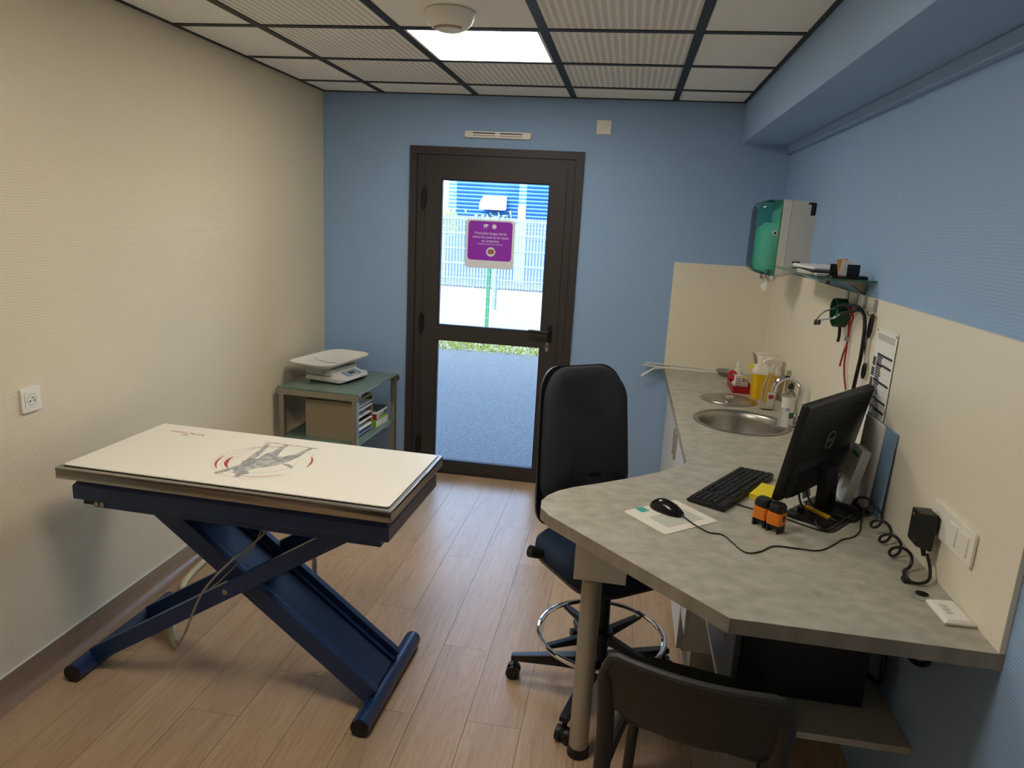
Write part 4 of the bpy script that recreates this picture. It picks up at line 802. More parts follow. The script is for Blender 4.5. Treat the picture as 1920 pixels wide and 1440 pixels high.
MB().prism(rrect(0.060, 0.012, 0.002), 0, 0.0004, frame_m((-0.0262, 0.0, 0.165), (0,-1,0), (0,0,1))).build('logo_print', 'teal_print', t, smooth=0)
MB().prism(rrect(0.070, 0.030, 0.002), 0, 0.0004, frame_m((-0.0262, 0.0, 0.095), (0,-1,0), (0,0,1))).build('picture_print', 'grey_print', t, smooth=0)
MB().box(-0.0265, -0.0262, -0.004, 0.004, 0.035, 0.065).build('red_print', 'book_red', t, smooth=0)
tag(MB().box(-0.006, 0.006, -0.082, 0.082, 0, 0.285).build('document_folder', 'white_paper', loc=(2.850, -2.128, ZD), rot=(0, math.radians(2.9), 0), bevel=0.001), 'white document folder standing upright against the splashback', 'folder')
tag(MB().box(-0.003, 0.003, -0.105, 0.105, 0, 0.285).build('document_folder', 'blue_paper', loc=(2.863, -2.190, ZD), rot=(0, math.radians(2.2), 0), bevel=0.001), 'thin blue plastic folder standing behind the white folder', 'folder')
t = thing('web_camera', 'small black web camera with shiny lens behind the monitor', 'camera', (2.843, -1.972, ZD), math.radians(-60))
MB().lathe([(0, 0), (0.024, 0), (0.020, 0.03), (0.012, 0.045), (0, 0.045)], n=20).build('foot', 'black_plastic', t)
MB().lathe([(0, -0.024), (0.014, -0.021), (0.023, -0.008), (0.024, 0.004), (0.017, 0.019), (0, 0.025)], (0, 0, 0.066), 20).build('ball', 'black_gloss', t)

# ------------------------------------------------------------------ counter items round the sink
cz = ZD
t = thing('red_tray', 'low red plastic tray of small bottles beside the yellow bin', 'tray', (2.690, -0.490, cz))
b = MB(); hx, hy = 0.052, 0.115
b.box(-hx, hx, -hy, hy, 0, 0.003); b.box(-hx, hx, -hy, -hy+0.003, 0.003, 0.038); b.box(-hx, hx, hy-0.003, hy, 0.003, 0.038); b.box(-hx, -hx+0.003, -hy+0.003, hy-0.003, 0.003, 0.038); b.box(hx-0.003, hx, -hy+0.003, hy-0.003, 0.003, 0.038)
b.build('tray_body', 'red_plastic', t, smooth=0)
MB().tube([(-hx, -hy, 0.038), (hx, -hy, 0.038), (hx, hy, 0.038), (-hx, hy, 0.038)], 0.003, 6, closed=True).build('rim', 'red_plastic', t)
zt = cz+0.0032
t = thing('medicine_box', 'small cream medicine carton standing in the red tray', 'box', (2.672, -0.545, zt), math.radians(8))
MB().box(-0.020, 0.020, -0.014, 0.014, 0, 0.088).build('carton', 'pad', t, bevel=0.0008, smooth=0)
for k in range(5): MB().box(-0.015, 0.015 - 0.003*(k % 3), -0.0146, -0.0141, 0.018+k*0.013, 0.021+k*0.013).build('text_line', 'print_dark', t, smooth=0)
def bottle(name, label, loc, r, h, m, capm, caph, capr, shoulder=0.8):
    t = thing(name, label, 'bottle', loc)
    MB().lathe([(0, 0), (r*0.95, 0), (r, 0.003), (r, h*shoulder), (r*0.85, h*(shoulder+0.06)), (capr, h*0.96), (capr, h), (0, h)], n=20).build('body', m, t)
    MB().lathe([(0, h+0.0002), (capr*1.15, h+0.0002), (capr*1.1, h+caph*0.5), (capr*0.55, h+caph*0.6), (capr*0.45, h+caph), (0, h+caph)], n=16).build('cap', capm, t); return t
bottle('dropper_bottle', 'clear bottle with tall white dropper cap behind the red tray', (2.705, -0.290, cz), 0.0215, 0.092, 'frost_white', 'white_plastic', 0.034, 0.011)
bottle('medicine_vial', 'small clear vial with pale label in the red tray', (2.712, -0.535, zt), 0.017, 0.058, 'clear_bottle', 'handle_grey', 0.012, 0.010)
bottle('dropper_bottle', 'small white dropper bottle behind the medicine carton in the red tray', (2.688, -0.480, zt), 0.013, 0.085, 'white_plastic', 'white_plastic', 0.030, 0.007)
bottle('medicine_vial', 'little bottle with yellow cap in the red tray beside the yellow bin', (2.725, -0.475, zt), 0.013, 0.060, 'frost_white', 'yellow', 0.020, 0.009)
bottle('medicine_vial', 'tiny white vial lying low at the front of the red tray', (2.657, -0.470, zt), 0.012, 0.030, 'white_plastic', 'white_plastic', 0.010, 0.008)
t = thing('tape_roll', 'roll of red medical tape tilted on the back of the red tray', 'tape', (2.655, -0.425, cz+0.068)); t.rotation_euler = (math.radians(78), math.radians(-20), 0)
MB().lathe([(0.011, -0.010), (0.026, -0.010), (0.026, 0.010), (0.011, 0.010), (0.011, -0.010)], n=28, cap=False).build('tape', 'red_tape', t)
t = thing('kidney_dish', 'shallow brown-grey steel dish in the back corner of the counter', 'dish', (2.668, -0.125, cz))
MB().lathe([(0.0, 0.0), (0.045, 0.0), (0.066, 0.030), (0.069, 0.031), (0.0665, 0.033), (0.043, 0.003), (0.0, 0.003)], n=32).build('bowl', 'steel_dull', t)
t = thing('catheter_sleeve', 'bundle of long catheter tubes in clear sleeves lying along the back splashback', 'tubing', (2.43, -0.045, cz))
for k, (x0, y0, x1, y1, z, m, r_) in enumerate(((-0.255, 0.012, 0.20, 0.000, 0.020, 'white_plastic', 0.003), (-0.22, 0.008, 0.19, -0.002, 0.014, 'steel_dull', 0.003), (-0.20, -0.012, 0.20, -0.014, 0.004, 'white_plastic', 0.0035), (-0.10, 0.004, 0.20, -0.006, 0.008, 'pad', 0.004))):
    MB().tube(catmull([(x0, y0, z+0.004), ((x0+x1)/2, (y0+y1)/2+0.003, z), (x1, y1, max(0.004, z-0.008))], 6), r_, 8).build('catheter', m, t)
MB().loft([[(-0.270, -0.012, 0.010), (-0.270, 0.020, 0.012), (-0.270, 0.020, 0.0135), (-0.270, -0.012, 0.0115)], [(-0.10, -0.016, 0.0005), (-0.10, 0.018, 0.0005), (-0.10, 0.018, 0.002), (-0.10, -0.016, 0.002)], [(0.20, -0.018, 0.0005), (0.20, 0.014, 0.0005), (0.20, 0.014, 0.002), (0.20, -0.018, 0.002)]]).build('sleeve', 'frost_white', t)
MB().loft([[(-0.14, -0.018, 0.002), (-0.14, -0.004, 0.003), (-0.14, -0.004, 0.0045), (-0.14, -0.018, 0.0035)], [(-0.20, -0.020, -0.005), (-0.20, -0.005, -0.002), (-0.20, -0.005, -0.0005), (-0.20, -0.020, -0.0035)], [(-0.275, -0.026, -0.060), (-0.275, -0.008, -0.050), (-0.273, -0.008, -0.049), (-0.273, -0.026, -0.058)]]).build('hanging_strip', 'frost_white', t)
t = thing('sharps_bin', 'yellow sharps container with translucent white flip lid beside the faucet', 'sharps bin', (2.786, -0.662, cz))
rg = [[(p[0]*s, p[1]*s, z) for p in rrect(0.135, 0.115, 0.028, 5)] for s, z in ((0.86, 0), (0.90, 0.004), (1.0, 0.140), (1.02, 0.142))]
MB().loft(rg).build('bucket', 'yellow_bin', t, smooth=50)
rg = [[(p[0]*s, p[1]*s, z) for p in rrect(0.135, 0.115, 0.028, 5)] for s, z in ((1.08, 0.138), (1.10, 0.150), (1.06, 0.160), (0.90, 0.185), (0.86, 0.232), (0.82, 0.238))]
MB().loft(rg).build('lid', 'frost_white', t, smooth=50)
MB().prism(rrect(0.062, 0.080, 0.02), 0, 0.004, frame_m((-0.062, -0.010, 0.205), (0.12,-0.95,0), (-0.25,0,0.95))).build('flap', 'clear_plastic', t, bevel=0.001)
MB().tube(catmull([(-0.05, -0.03, 0.240), (-0.02, -0.04, 0.250), (0.02, -0.04, 0.247), (0.05, -0.02, 0.242)], 5), 0.004, 8).build('needle_slot', 'frost_white', t)
MB().box(-0.083, -0.066, -0.02, 0.02, 0.150, 0.178).build('clip', 'yellow', t, bevel=0.002)
t = thing('spray_bottle', 'clear spray bottle with white trigger head behind the sink', 'spray bottle', (2.765, -0.915, cz), math.radians(20))
rg = [[(p[0]*s, p[1]*s, z) for p in rrect(0.066, 0.050, 0.018, 5)] for s, z in ((0.92, 0), (1.0, 0.005), (1.0, 0.095), (0.93, 0.120), (0.62, 0.160), (0.40, 0.185), (0.38, 0.200))]
MB().loft(rg).build('body', 'clear_bottle', t, smooth=50)
MB().prism(rrect(0.040, 0.070, 0.006), 0, 0.0005, frame_m((-0.0005, -0.0255, 0.060), (1,0,0), (0,0,1))).build('label', 'white_paper', t, smooth=0)
MB().prism(rrect(0.026, 0.020, 0.003), 0, 0.0004, frame_m((0.0, -0.0262, 0.070), (1,0,0), (0,0,1))).build('label_print', 'red_tape', t, smooth=0)
MB().lathe([(0, 0.195), (0.016, 0.195), (0.017, 0.222), (0.013, 0.228), (0, 0.228)], n=20).build('collar', 'white_plastic', t)
MB().loft([[(-0.052, -0.008, 0.240), (-0.052, 0.008, 0.240), (-0.050, 0.007, 0.250), (-0.050, -0.007, 0.250)], [(-0.01, -0.013, 0.226), (-0.01, 0.013, 0.226), (-0.01, 0.011, 0.264), (-0.01, -0.011, 0.264)], [(0.030, -0.013, 0.230), (0.030, 0.013, 0.230), (0.028, 0.009, 0.258), (0.028, -0.009, 0.258)]]).build('spray_head', 'white_plastic', t, bevel=0.003)
MB().tube(catmull([(-0.020, 0, 0.235), (-0.036, 0, 0.215), (-0.034, 0, 0.190)], 5), 0.005, 8).build('trigger', 'white_plastic', t)
t = thing('pump_bottle', 'clear bottle with white label and black cap beside the faucet', 'bottle', (2.838, -1.035, cz))
MB().lathe([(0, 0), (0.029, 0), (0.030, 0.004), (0.030, 0.110), (0.022, 0.125), (0.012, 0.132), (0.012, 0.140), (0, 0.140)], n=24).build('body', 'clear_bottle', t)
MB().lathe([(0.0305, 0.028), (0.0308, 0.028), (0.0308, 0.100), (0.0305, 0.100)], n=24, cap=False).build('label', 'white_paper', t)
MB().lathe([(0.0306, 0.006), (0.0309, 0.006), (0.0309, 0.024), (0.0306, 0.024)], n=24, cap=False).build('green_band', 'green_bright', t)
MB().lathe([(0, 0.1402), (0.014, 0.1402), (0.013, 0.155), (0.006, 0.168), (0, 0.168)], n=16).build('cap', 'black_plastic', t)
for k, (x, y) in enumerate(((2.852, -0.905), (2.866, -0.945))):
    tt = thing('sample_tube', ('taller', 'shorter')[k] + ' of two clear plastic tubes standing against the right splashback', 'tube', (x, y, cz), 0, 'clear tubes by the wall')
    MB().lathe([(0.009, 0), (0.010, 0), (0.010, 0.205-0.02*k), (0.009, 0.205-0.02*k), (0.009, 0.0)], n=16, cap=False).build('cylinder', 'clear_plastic', tt)
    MB().lathe([(0, 0.0), (0.012, 0.0), (0.012, 0.004), (0, 0.004)], n=16).build('base', 'frost_white', tt)

# ------------------------------------------------------------------ right wall: dispenser, glass shelf, hooks and hanging tools
t = thing('paper_towel_dispenser', 'white paper towel dispenser with transparent teal cover on the right wall', 'dispenser', (W-0.0005, -0.675, 1.535))
def disp_ring(x, z0, z1, y0, y1, r): return [(x, p[0]+(y0+y1)/2, p[1]+(z0+z1)/2) for p in rrect(y1-y0, z1-z0, r, 5)]
MB().loft([disp_ring(0, 0.070, 0.368, -0.125, 0.125, 0.012), disp_ring(-0.06, 0.020, 0.372, -0.130, 0.130, 0.02), disp_ring(-0.118, 0.0, 0.374, -0.132, 0.132, 0.02)]).build('back_housing', 'dispenser_grey', t, smooth=40)
MB().loft([disp_ring(-0.119, 0.0, 0.375, -0.133, 0.133, 0.02), disp_ring(-0.158, 0.0, 0.375, -0.133, 0.133, 0.02)]).build('front_band', 'dispenser_light', t, smooth=40)
cv = MB().loft([disp_ring(-0.159, 0.0, 0.374, -0.132, 0.132, 0.022), disp_ring(-0.215, 0.006, 0.372, -0.128, 0.128, 0.03), disp_ring(-0.252, 0.016, 0.360, -0.112, 0.112, 0.04), disp_ring(-0.270, 0.034, 0.340, -0.080, 0.080, 0.045)], cap=False).build('cover', 'teal_cover', t, smooth=60)
MB().loft([disp_ring(-0.2702, 0.0338, 0.3402, -0.0802, 0.0802, 0.045), disp_ring(-0.2720, 0.06, 0.31, -0.05, 0.05, 0.03)]).build('cover_face', 'teal_cover', t, smooth=60)
MB().lathe([(0.0, 0.030), (0.072, 0.030), (0.080, 0.050), (0.082, 0.180), (0.078, 0.230), (0.045, 0.262), (0.0, 0.265)], (-0.168, 0, 0), 32).build('paper_roll', 'paper_roll', t)
MB().prism(rrect(0.022, 0.022, 0.004), 0, 0.006, frame_m((-0.182, -0.1315, 0.212), (1,0,0), (0,0,1))).build('lock', 'white_plastic', t, bevel=0.001)
MB().lathe([(0, 0), (0.006, 0), (0.006, 0.002), (0, 0.002)], n=14, M=frame_m((-0.182, -0.1376, 0.212), (1,0,0), (0,0,1))).build('keyhole', 'print_black', t)
MB().prism(rrect(0.040, 0.062, 0.007), 0, 0.0015, frame_m((-0.022, -0.1255, 0.335), (1,0.04,0), (0,0,1))).build('black_clip', 'black_plastic', t, bevel=0.0006)
MB().prism(rrect(0.040, 0.010, 0.004), 0, 0.0015, frame_m((-0.062, -0.1300, 0.075), (1,0.04,0), (0,0,1))).build('lower_clip', 'black_plastic', t, bevel=0.0006)
MB().lathe([(0.030, 0.002), (0.044, 0.0), (0.043, -0.014), (0.034, -0.028), (0.016, -0.036), (0.0, -0.037), (0.0, -0.034), (0.02, -0.03), (0.03, -0.01)], (-0.165, -0.01, 0), 28, cap=False).build('nozzle', 'chrome', t)
MB().loft([[(-0.176, -0.02, -0.036), (-0.160, -0.028, -0.036), (-0.156, -0.008, -0.036), (-0.172, 0.0, -0.036)], [(-0.198, -0.035, -0.060), (-0.172, -0.044, -0.066), (-0.166, -0.012, -0.064), (-0.194, -0.004, -0.056)], [(-0.192, -0.050, -0.078), (-0.174, -0.052, -0.082), (-0.168, -0.030, -0.078), (-0.188, -0.026, -0.074)]]).build('paper_end', 'white_paper', t, bevel=0.002)

t = thing('glass_shelf', 'small green-edged glass wall shelf on metal brackets', 'shelf', (W-0.0005, -1.44, 1.590))
MB().box(-0.206, -0.001, -0.390, 0.390, 0.0, 0.008).build('glass_plate', 'shelf_glass', t, bevel=0.001)
for y in (-0.26, 0.25):
    MB().lathe([(0, -0.010), (0.006, -0.010), (0.006, -0.009), (0, -0.009)], n=8)
    rg = []
    for k in range(9):
        s = k/8; r_ = 0.036*(1-s)**0.6+0.006; x = -0.001-0.085*(1-s**1.6)*0.0
        rg.append([(-0.085*(1-s)**1.0*max(0, math.sin(a))*1.0-0.001, y+r_*math.cos(a), -0.001-0.052*s) for a in [PI*j/10 for j in range(11)]])
    MB().loft(rg).build('bracket', 'steel', t, smooth=60)
    MB().box(-0.040, -0.002, y-0.020, y+0.020, 0.0085, 0.016).build('clamp', 'print_dark', t, bevel=0.002)
zg = 1.5985
for k, (x, y, w, l, h, rz, m, lab) in enumerate(((2.790, -1.475, 0.12, 0.28, 0.006, 3, 'pad', 'cream brochure lowest in the paper pile on the glass shelf'), (2.795, -1.440, 0.13, 0.29, 0.005, -4, 'book_dark', 'dark brochure in the middle of the paper pile on the glass shelf'), (2.800, -1.400, 0.14, 0.26, 0.010, 6, 'white_paper', 'white folded papers topmost on the glass shelf'))):
    b = MB(); b.loft([[(-w/2, -l/2, 0), (w/2, -l/2, 0), (w/2, l/2, 0), (-w/2, l/2, 0)], [(-w/2, -l/2, h*0.7), (w/2, -l/2, h*0.7), (w/2, l/2, h*1.3), (-w/2, l/2, h*1.2)]])
    tag(b.build('brochure', m, loc=(x, y, zg+(0, 0.0080, 0.0150)[k]), rot=(0, 0, math.radians(rz)), smooth=0), lab, 'brochure', 'papers on the glass shelf')
t = thing('card_holder', 'black business card holder on the near end of the glass shelf', 'card holder', (2.802, -1.735, zg))
MB().box(-0.050, 0.050, -0.045, 0.045, 0, 0.005).build('base', 'black_plastic', t, bevel=0.001)
MB().box(-0.048, -0.010, 0.010, 0.015, 0.005, 0.048).build('upright', 'black_plastic', t, bevel=0.001); MB().box(0.004, 0.048, -0.022, -0.017, 0.005, 0.050).build('upright', 'black_plastic', t, bevel=0.001)
for k in range(2):
    o = tag(MB().box(-0.018, 0.020, -0.0010, 0.0010, 0, (0.056, 0.060)[k]).build('business_card', ('white_paper', 'card_orange')[k], loc=(2.800, -1.737+0.004*k, zg+0.0080), rot=(math.radians(-5), math.radians((10, -9)[k]), 0), smooth=0), ('white card leaning in the black card holder', 'orange card leaning in the black card holder')[k], 'card')

xw = W-0.014
for k, (y, lab) in enumerate(((-1.558, 'metal wall hook holding the green collar'), (-1.672, 'metal wall hook holding the stethoscope'), (-1.783, 'empty-looking metal wall hook between stethoscope and scissors'), (-1.896, 'metal wall hook holding the scissors'))):
    t = thing('wall_hook', lab, 'hook', (xw, y, 1.518), 0, 'row of hooks on the splashback')
    MB().box(-0.005, 0, -0.013, 0.013, -0.022, 0.020).build('plate', 'steel_dull', t, bevel=0.001)
    MB().tube(catmull([(-0.002, 0, -0.018), (-0.006, 0, -0.030), (-0.016, 0, -0.036), (-0.024, 0, -0.030), (-0.026, 0, -0.020)], 4), 0.0025, 8).build('prong', 'steel_dull', t)
# green muzzle collar
t = thing('dog_collar', 'dark green webbing collar looped on the wall hook', 'collar', (2.855, -1.600, 1.455)); 
rg = []
N_ = 36; pth = [(0.012*math.cos(2*PI*k/N_)-0.004, 0.062*math.sin(2*PI*k/N_+0.2), 0.055*math.cos(2*PI*k/N_)) for k in range(N_)]
vs_, fs_ = [], []
for k, p in enumerate(pth):
    q = Vector((0, p[1], p[2])).normalized()
    for dx, dr in ((-0.030, 0), (0.012, 0), (0.012, -0.004), (-0.030, -0.004)): vs_.append((dx, p[1]+q.y*dr, p[2]+q.z*dr))
for k in range(N_):
    for j in range(4): fs_.append((k*4+j, ((k+1) % N_)*4+j, ((k+1) % N_)*4+(j+1) % 4, k*4+(j+1) % 4))
MB().add(vs_, fs_).build('band', 'green_collar', t)
MB().tube(catmull([(-0.02, 0.02, -0.030), (-0.012, 0.0, -0.005), (-0.02, -0.012, 0.03)], 5), 0.008, 8).build('inner_strap', 'green_bright', t)
MB().tube(catmull([(-0.008, -0.030, -0.050), (-0.006, -0.034, -0.085), (-0.006, -0.028, -0.110)], 5), 0.006, 6).build('strap_end', 'black_matte', t)
# stethoscope
t = thing('stethoscope', 'black stethoscope with steel ear tubes hanging from the wall hook', 'stethoscope', (2.850, -1.72, 1.20))
o_ = Vector((2.850, -1.72, 1.20))
def rel(pts): return [Vector(p)-o_ for p in pts]
MB().tube(catmull(rel([(2.815, -1.66, 1.478), (2.835, -1.69, 1.494), (2.850, -1.76, 1.498), (2.853, -1.820, 1.496), (2.855, -1.868, 1.476), (2.856, -1.890, 1.440), (2.857, -1.896, 1.388), (2.858, -1.894, 1.330), (2.858, -1.884, 1.279), (2.858, -1.872, 1.207), (2.858, -1.862, 1.12)]), 6), 0.0068, 10).build('tube', 'black_plastic', t)
MB().tube(catmull(rel([(2.850, -1.815, 1.492), (2.825, -1.77, 1.474), (2.815, -1.73, 1.465)]), 5), 0.0065, 10).build('yoke', 'black_plastic', t)
for pts in ([(2.815, -1.66, 1.478), (2.800, -1.57, 1.453), (2.795, -1.515, 1.425), (2.790, -1.490, 1.405)], [(2.815, -1.73, 1.465), (2.800, -1.70, 1.444), (2.795, -1.60, 1.424), (2.790, -1.54, 1.412)]):
    e = MB().tube(catmull(rel(pts), 6), 0.0032, 8).build('ear_tube', 'chrome', t)
    q = rel(pts)[-1]; MB().lathe([(0, -0.012), (0.006, -0.010), (0.008, 0.0), (0.005, 0.010), (0, 0.012)], (q.x, q.y-0.004, q.z-0.006), 12).build('ear_tip', 'print_dark', e)
MB().lathe([(0, -0.006), (0.020, -0.006), (0.022, 0.0), (0.014, 0.008), (0, 0.010)], n=24, M=frame_m(tuple(Vector((2.862, -1.860, 1.10))-o_), (0,1,0), (0,0,1))).build('chest_piece', 'steel', t)
# red tourniquet
t = thing('tourniquet', 'red rubber tourniquet cord with metal clasp hanging on the wall', 'tourniquet', (2.866, -1.69, 1.18)); o_ = Vector((2.866, -1.69, 1.18))
MB().tube(catmull(rel([(2.856, -1.675, 1.488), (2.870, -1.672, 1.478), (2.8748, -1.654, 1.460), (2.8748, -1.644, 1.435), (2.8748, -1.648, 1.405), (2.873, -1.668, 1.375), (2.870, -1.676, 1.350), (2.870, -1.648, 1.300), (2.870, -1.630, 1.248)]), 6), 0.0036, 8).build('cord', 'red_rubber', t)
MB().tube(catmull(rel([(2.850, -1.672, 1.488), (2.858, -1.735, 1.462), (2.866, -1.690, 1.412), (2.869, -1.678, 1.374), (2.869, -1.681, 1.328), (2.869, -1.684, 1.276), (2.869, -1.706, 1.228), (2.869, -1.752, 1.180)]), 6), 0.0036, 8).build('cord', 'red_rubber', t)
MB().box(-0.006, 0.006, 0.005, 0.022, 0.176, 0.192).build('clasp', 'steel', t, bevel=0.002)
# scissors
t = thing('bandage_scissors', 'long black-handled scissors hanging from the last wall hook', 'scissors', (2.872, -1.903, 1.26))
sc_M = frame_m((0, 0, 0), (0,-1,0), (0,0,1))
def loop(cx, cy, a_, b_, rz, name):
    pts = []
    for k in range(24):
        p = Vector((a_*math.cos(2*PI*k/24), b_*math.sin(2*PI*k/24), 0)); p.rotate(Matrix.Rotation(rz, 3, 'Z')); pts.append((p.x+cx, p.y+cy, 0.003))
    MB().tube(pts, 0.0046, 8, closed=True, M=sc_M).build(name, 'black_plastic', t)
loop(0.004, 0.185, 0.014, 0.040, -0.15, 'finger_loop'); loop(0.012, 0.026, 0.013, 0.026, -0.1, 'finger_loop')
MB().tube([(-0.005, 0.147, 0.003), (0.0, 0.118, 0.003), (0.004, 0.05, 0.003)], [0.004, 0.005, 0.003], 8, M=sc_M).build('blade', 'chrome', t)
MB().tube([(-0.045+0.03, 0.150, 0.003), (-0.012, 0.118, 0.003), (0.006, 0.06, 0.003)], [0.003, 0.005, 0.003], 8, M=sc_M).build('blade', 'chrome', t)
MB().lathe([(0, 0), (0.005, 0), (0.005, 0.0062), (0, 0.0062)], (-0.002, 0.118, 0), 12, sc_M).build('pivot_screw', 'steel_dull', t)
# price chart poster
t = thing('wall_chart', 'white printed chart with black table rows pinned to the splashback', 'poster', (W-0.0146, -2.055, 1.15))
PP = frame_m((0, 0, 0), (0,-1,0), (0,0,1))
MB().loft([[(-0.100, v_, 0.0), (0.100, v_, 0.003), (0.100, v_, 0.0035), (-0.100, v_, 0.0005)] for v_ in (-0.03, 0.300)], M=PP).build('sheet', 'white_paper', t, smooth=0)
def pz(u, v): return 0.0009 + (u+0.1)/0.2*0.003
def prn(name, u0, u1, v0, v1, m):
    MB().add([(u0, v0, pz(u0,v0)), (u1, v0, pz(u1,v0)), (u1, v1, pz(u1,v1)), (u0, v1, pz(u0,v1))], [(0,1,2,3)], PP).build(name, m, t, smooth=0)
prn('header_print', -0.085, 0.085, 0.262, 0.284, 'grey_print')
for k, v in enumerate((0.210, 0.178, 0.120, 0.062, 0.030, 0.000)): prn('table_bar', -0.060, 0.088, v, v+0.008, 'print_black')
for k in range(5): prn('picture_print', -0.096, -0.066, 0.170-k*0.036, 0.200-k*0.036, 'print_dark')
for k in range(28):
    v = 0.203-k*0.0075
    prn('text_row', -0.058, -0.002 - 0.003*(k*7 % 4), v, v+0.0056, 'print_black')
    if k % 2 == 0: prn('text_row', 0.006, 0.082 - 0.008*(k*3 % 4), v, v+0.0016, 'grey_print')
for s in (-1, 1): MB().lathe([(0, 0), (0.004, 0), (0.003, 0.003), (0, 0.004)], (s*0.092, 0.292, 0.002+0.001*s), 10, PP).build('pin', 'handle_grey', t)

# ------------------------------------------------------------------ outside the door
struct(MB().box(-25, 25, 0.2, 4.9, -0.14, -0.04).build('floor_asphalt', 'asphalt', smooth=0)).name = 'ground_asphalt'
struct(MB().box(-25, 25, 4.9, 40, -0.14, -0.045).build('ground_gravel', 'gravel', smooth=0))
bl = MB(); rnd = random.Random(3)
for k in range(5200):
    x, y = rnd.uniform(-3.2, 3.6), rnd.uniform(4.75, 5.55); h = rnd.uniform(0.02, 0.06)*(1 if y > 4.85 else 0.5); a = rnd.uniform(0, PI); w = 0.012; ln = rnd.uniform(-0.03, 0.03)
    bl.add([(x-w*math.cos(a), y-w*math.sin(a), -0.046), (x+w*math.cos(a), y+w*math.sin(a), -0.046), (x+ln, y+ln*0.5, -0.046+h)], [(0,1,2)])
g_ = bl.build('grass_strip', 'grass', smooth=0); g_['kind'] = 'stuff'; tag(g_, 'strip of green grass along the asphalt outside the door', 'grass')
t = thing('mesh_fence', 'green wire mesh fence beyond the asphalt outside', 'fence', (0, 6.7, -0.045))
for x in (-2.67, -0.165, 2.34): MB().cyl((x, 0, 0), (x, 0, 1.16), 0.03, n=14).build('post', 'fence_green', t)
wm = MB()
for k in range(140): x = -3.4+k*0.05; wm.box(x-0.002, x+0.002, -0.038, -0.034, 0.03, 1.09)
for k in range(7): z = 0.05+k*0.172; wm.box(-3.4, 3.6, -0.036, -0.031, z-0.0025, z+0.0025)
wm.build('wire_mesh', 'fence_wire', t, smooth=0)['kind'] = 'stuff'
tag(MB().cyl((-0.572, 9.5, -0.045), (-0.572, 9.5, 1.79), 0.045, n=14).build('steel_post', 'post_grey'), 'grey steel post standing on the gravel between both fences', 'post')
t = thing('slat_fence', 'tall pale grey fence of upright slats in front of the blue building', 'fence', (0, 13.6, -0.045))
sm_ = None
for k in range(96):
    x = -5.0+k*0.08
    if sm_ is None:
        o = MB().box(-0.030, 0.030, -0.012, 0.012, 0.04, 1.82).build('slat', 'fence_grey', t, smooth=0); sm_ = o.data
    else:
        o = bpy.data.objects.new('slat', sm_); C.objects.link(o); o.parent = t
    o.location = (x, 0, 0)
for z in (0.25, 0.62, 1.0, 1.38, 1.74): MB().box(-5.1, 2.8, -0.030, -0.013, z-0.02, z+0.02).build('rail', 'post_grey', t, smooth=0)
for x in (-4.4, -1.9, 0.6): MB().box(x-0.04, x+0.04, 0.013, 0.09, 0, 1.86).build('post', 'post_grey', t, smooth=0)
BY = 16.0
t = thing('blue_building', 'blue building clad in horizontal corrugated panels behind the fence', 'building', (0, BY, -0.045))
MB().box(-3.25, 8.0, 0.06, 6.0, 0, 5.2).build('wall_core', 'cladding_blue', t, smooth=0)
bm1 = bm2 = None
for k in range(38):
    z = 1.2+k*0.105
    for x0, x1, m in ((-3.00, -1.20, 'cladding_blue'), (-0.97, 8.0, 'cladding_blue'), (-3.25, -3.005, 'cladding_light'), (-1.195, -0.975, 'cladding_light')):
        if m == 'cladding_light' and x0 > -2 and z < 2.12: continue
        MB().loft([[(x0, 0.058, z), (x0, 0.02, z+0.015), (x0, 0.0, z+0.05), (x0, 0.02, z+0.085), (x0, 0.058, z+0.100)], [(x1, 0.058, z), (x1, 0.02, z+0.015), (x1, 0.0, z+0.05), (x1, 0.02, z+0.085), (x1, 0.058, z+0.100)]]).build('cladding_panel', m, t, smooth=0)
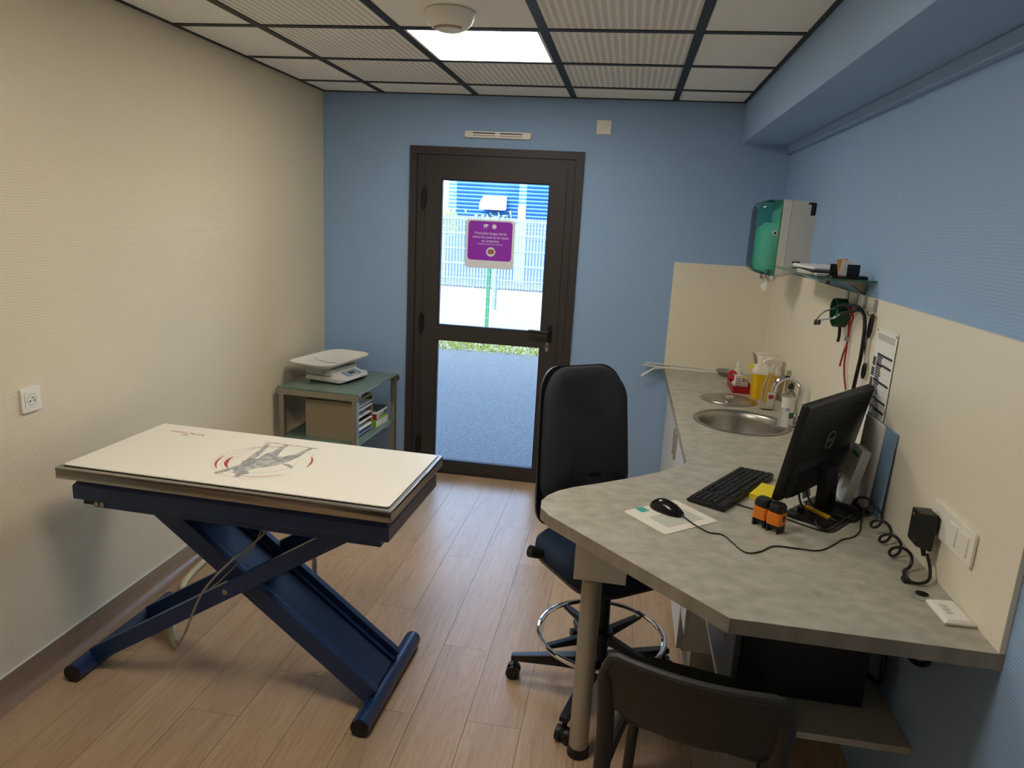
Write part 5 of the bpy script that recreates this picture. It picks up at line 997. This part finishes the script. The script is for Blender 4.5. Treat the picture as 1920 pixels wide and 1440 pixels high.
MB().box(-1.19, -0.98, -0.01, 0.058, 0, 2.17).build('side_door', 'white_plastic', t, smooth=0)
MB().box(-3.28, -3.00, -0.01, 0.058, 4.6, 5.2).build('gutter', 'cladding_light', t, smooth=0)
hd_ = MB().loft([[(-2.21, 0.058, 2.06), (-1.54, 0.058, 2.06), (-1.54, 0.058, 2.44), (-2.21, 0.058, 2.44)], [(-2.24, -0.42, 2.02), (-1.50, -0.42, 2.02), (-1.50, -0.40, 2.20), (-2.24, -0.40, 2.20)]]).build('vent_hood', 'white_plastic', t, bevel=0.01)
MB().box(-2.19, -1.55, -0.425, -0.40, 2.035, 2.085).build('vent_grille', 'handle_grey', hd_, smooth=0)
for q, (x, z, n, lab) in enumerate(((-2.92, 1.80, 60, 'light green bush rising above the fence at the building corner'), (-1.55, 1.78, 40, 'low green shrub tips showing over the fence below the vent hood'))):
    t = thing('bush', lab, 'bush', (x, 14.6, -0.045))
    MB().tube([(0, 0, 0), (0.02, 0, 0.9), (0, 0, z-0.05)], 0.03, 8).build('stem', 'brown_card', t)
    lv = MB(); rnd = random.Random(q+5)
    for k in range(n*6):
        c_ = Vector((max(-0.5, min(0.5, rnd.gauss(0, 0.20))), rnd.gauss(0, 0.15), z-0.15+rnd.gauss(0, 0.13))); a = rnd.uniform(0, PI); s = rnd.uniform(0.03, 0.06)
        e1 = Vector((math.cos(a), 0.3*math.sin(a), math.sin(a)))*s; e2 = Vector((-math.sin(a), 0.4, math.cos(a)))*s*0.5
        lv.add([tuple(c_-e1), tuple(c_+e2), tuple(c_+e1), tuple(c_-e2)], [(0,1,2,3)])
    lv.build('foliage', 'leaf', t, smooth=0)['kind'] = 'stuff'
# the clinic's own roof, which shades the asphalt
struct(MB().box(-8, W+6, NEAR-0.4, 0.25, H+0.55, H+0.75).build('roof', 'exterior', smooth=0))
struct(MB().box(-8, -0.125, 0.0, 0.2, -0.1, H+0.55).build('wall_facade_left', 'exterior', smooth=0))
struct(MB().box(W+0.125, W+6, 0.0, 0.2, -0.1, H+0.55).build('wall_facade_right', 'exterior', smooth=0))
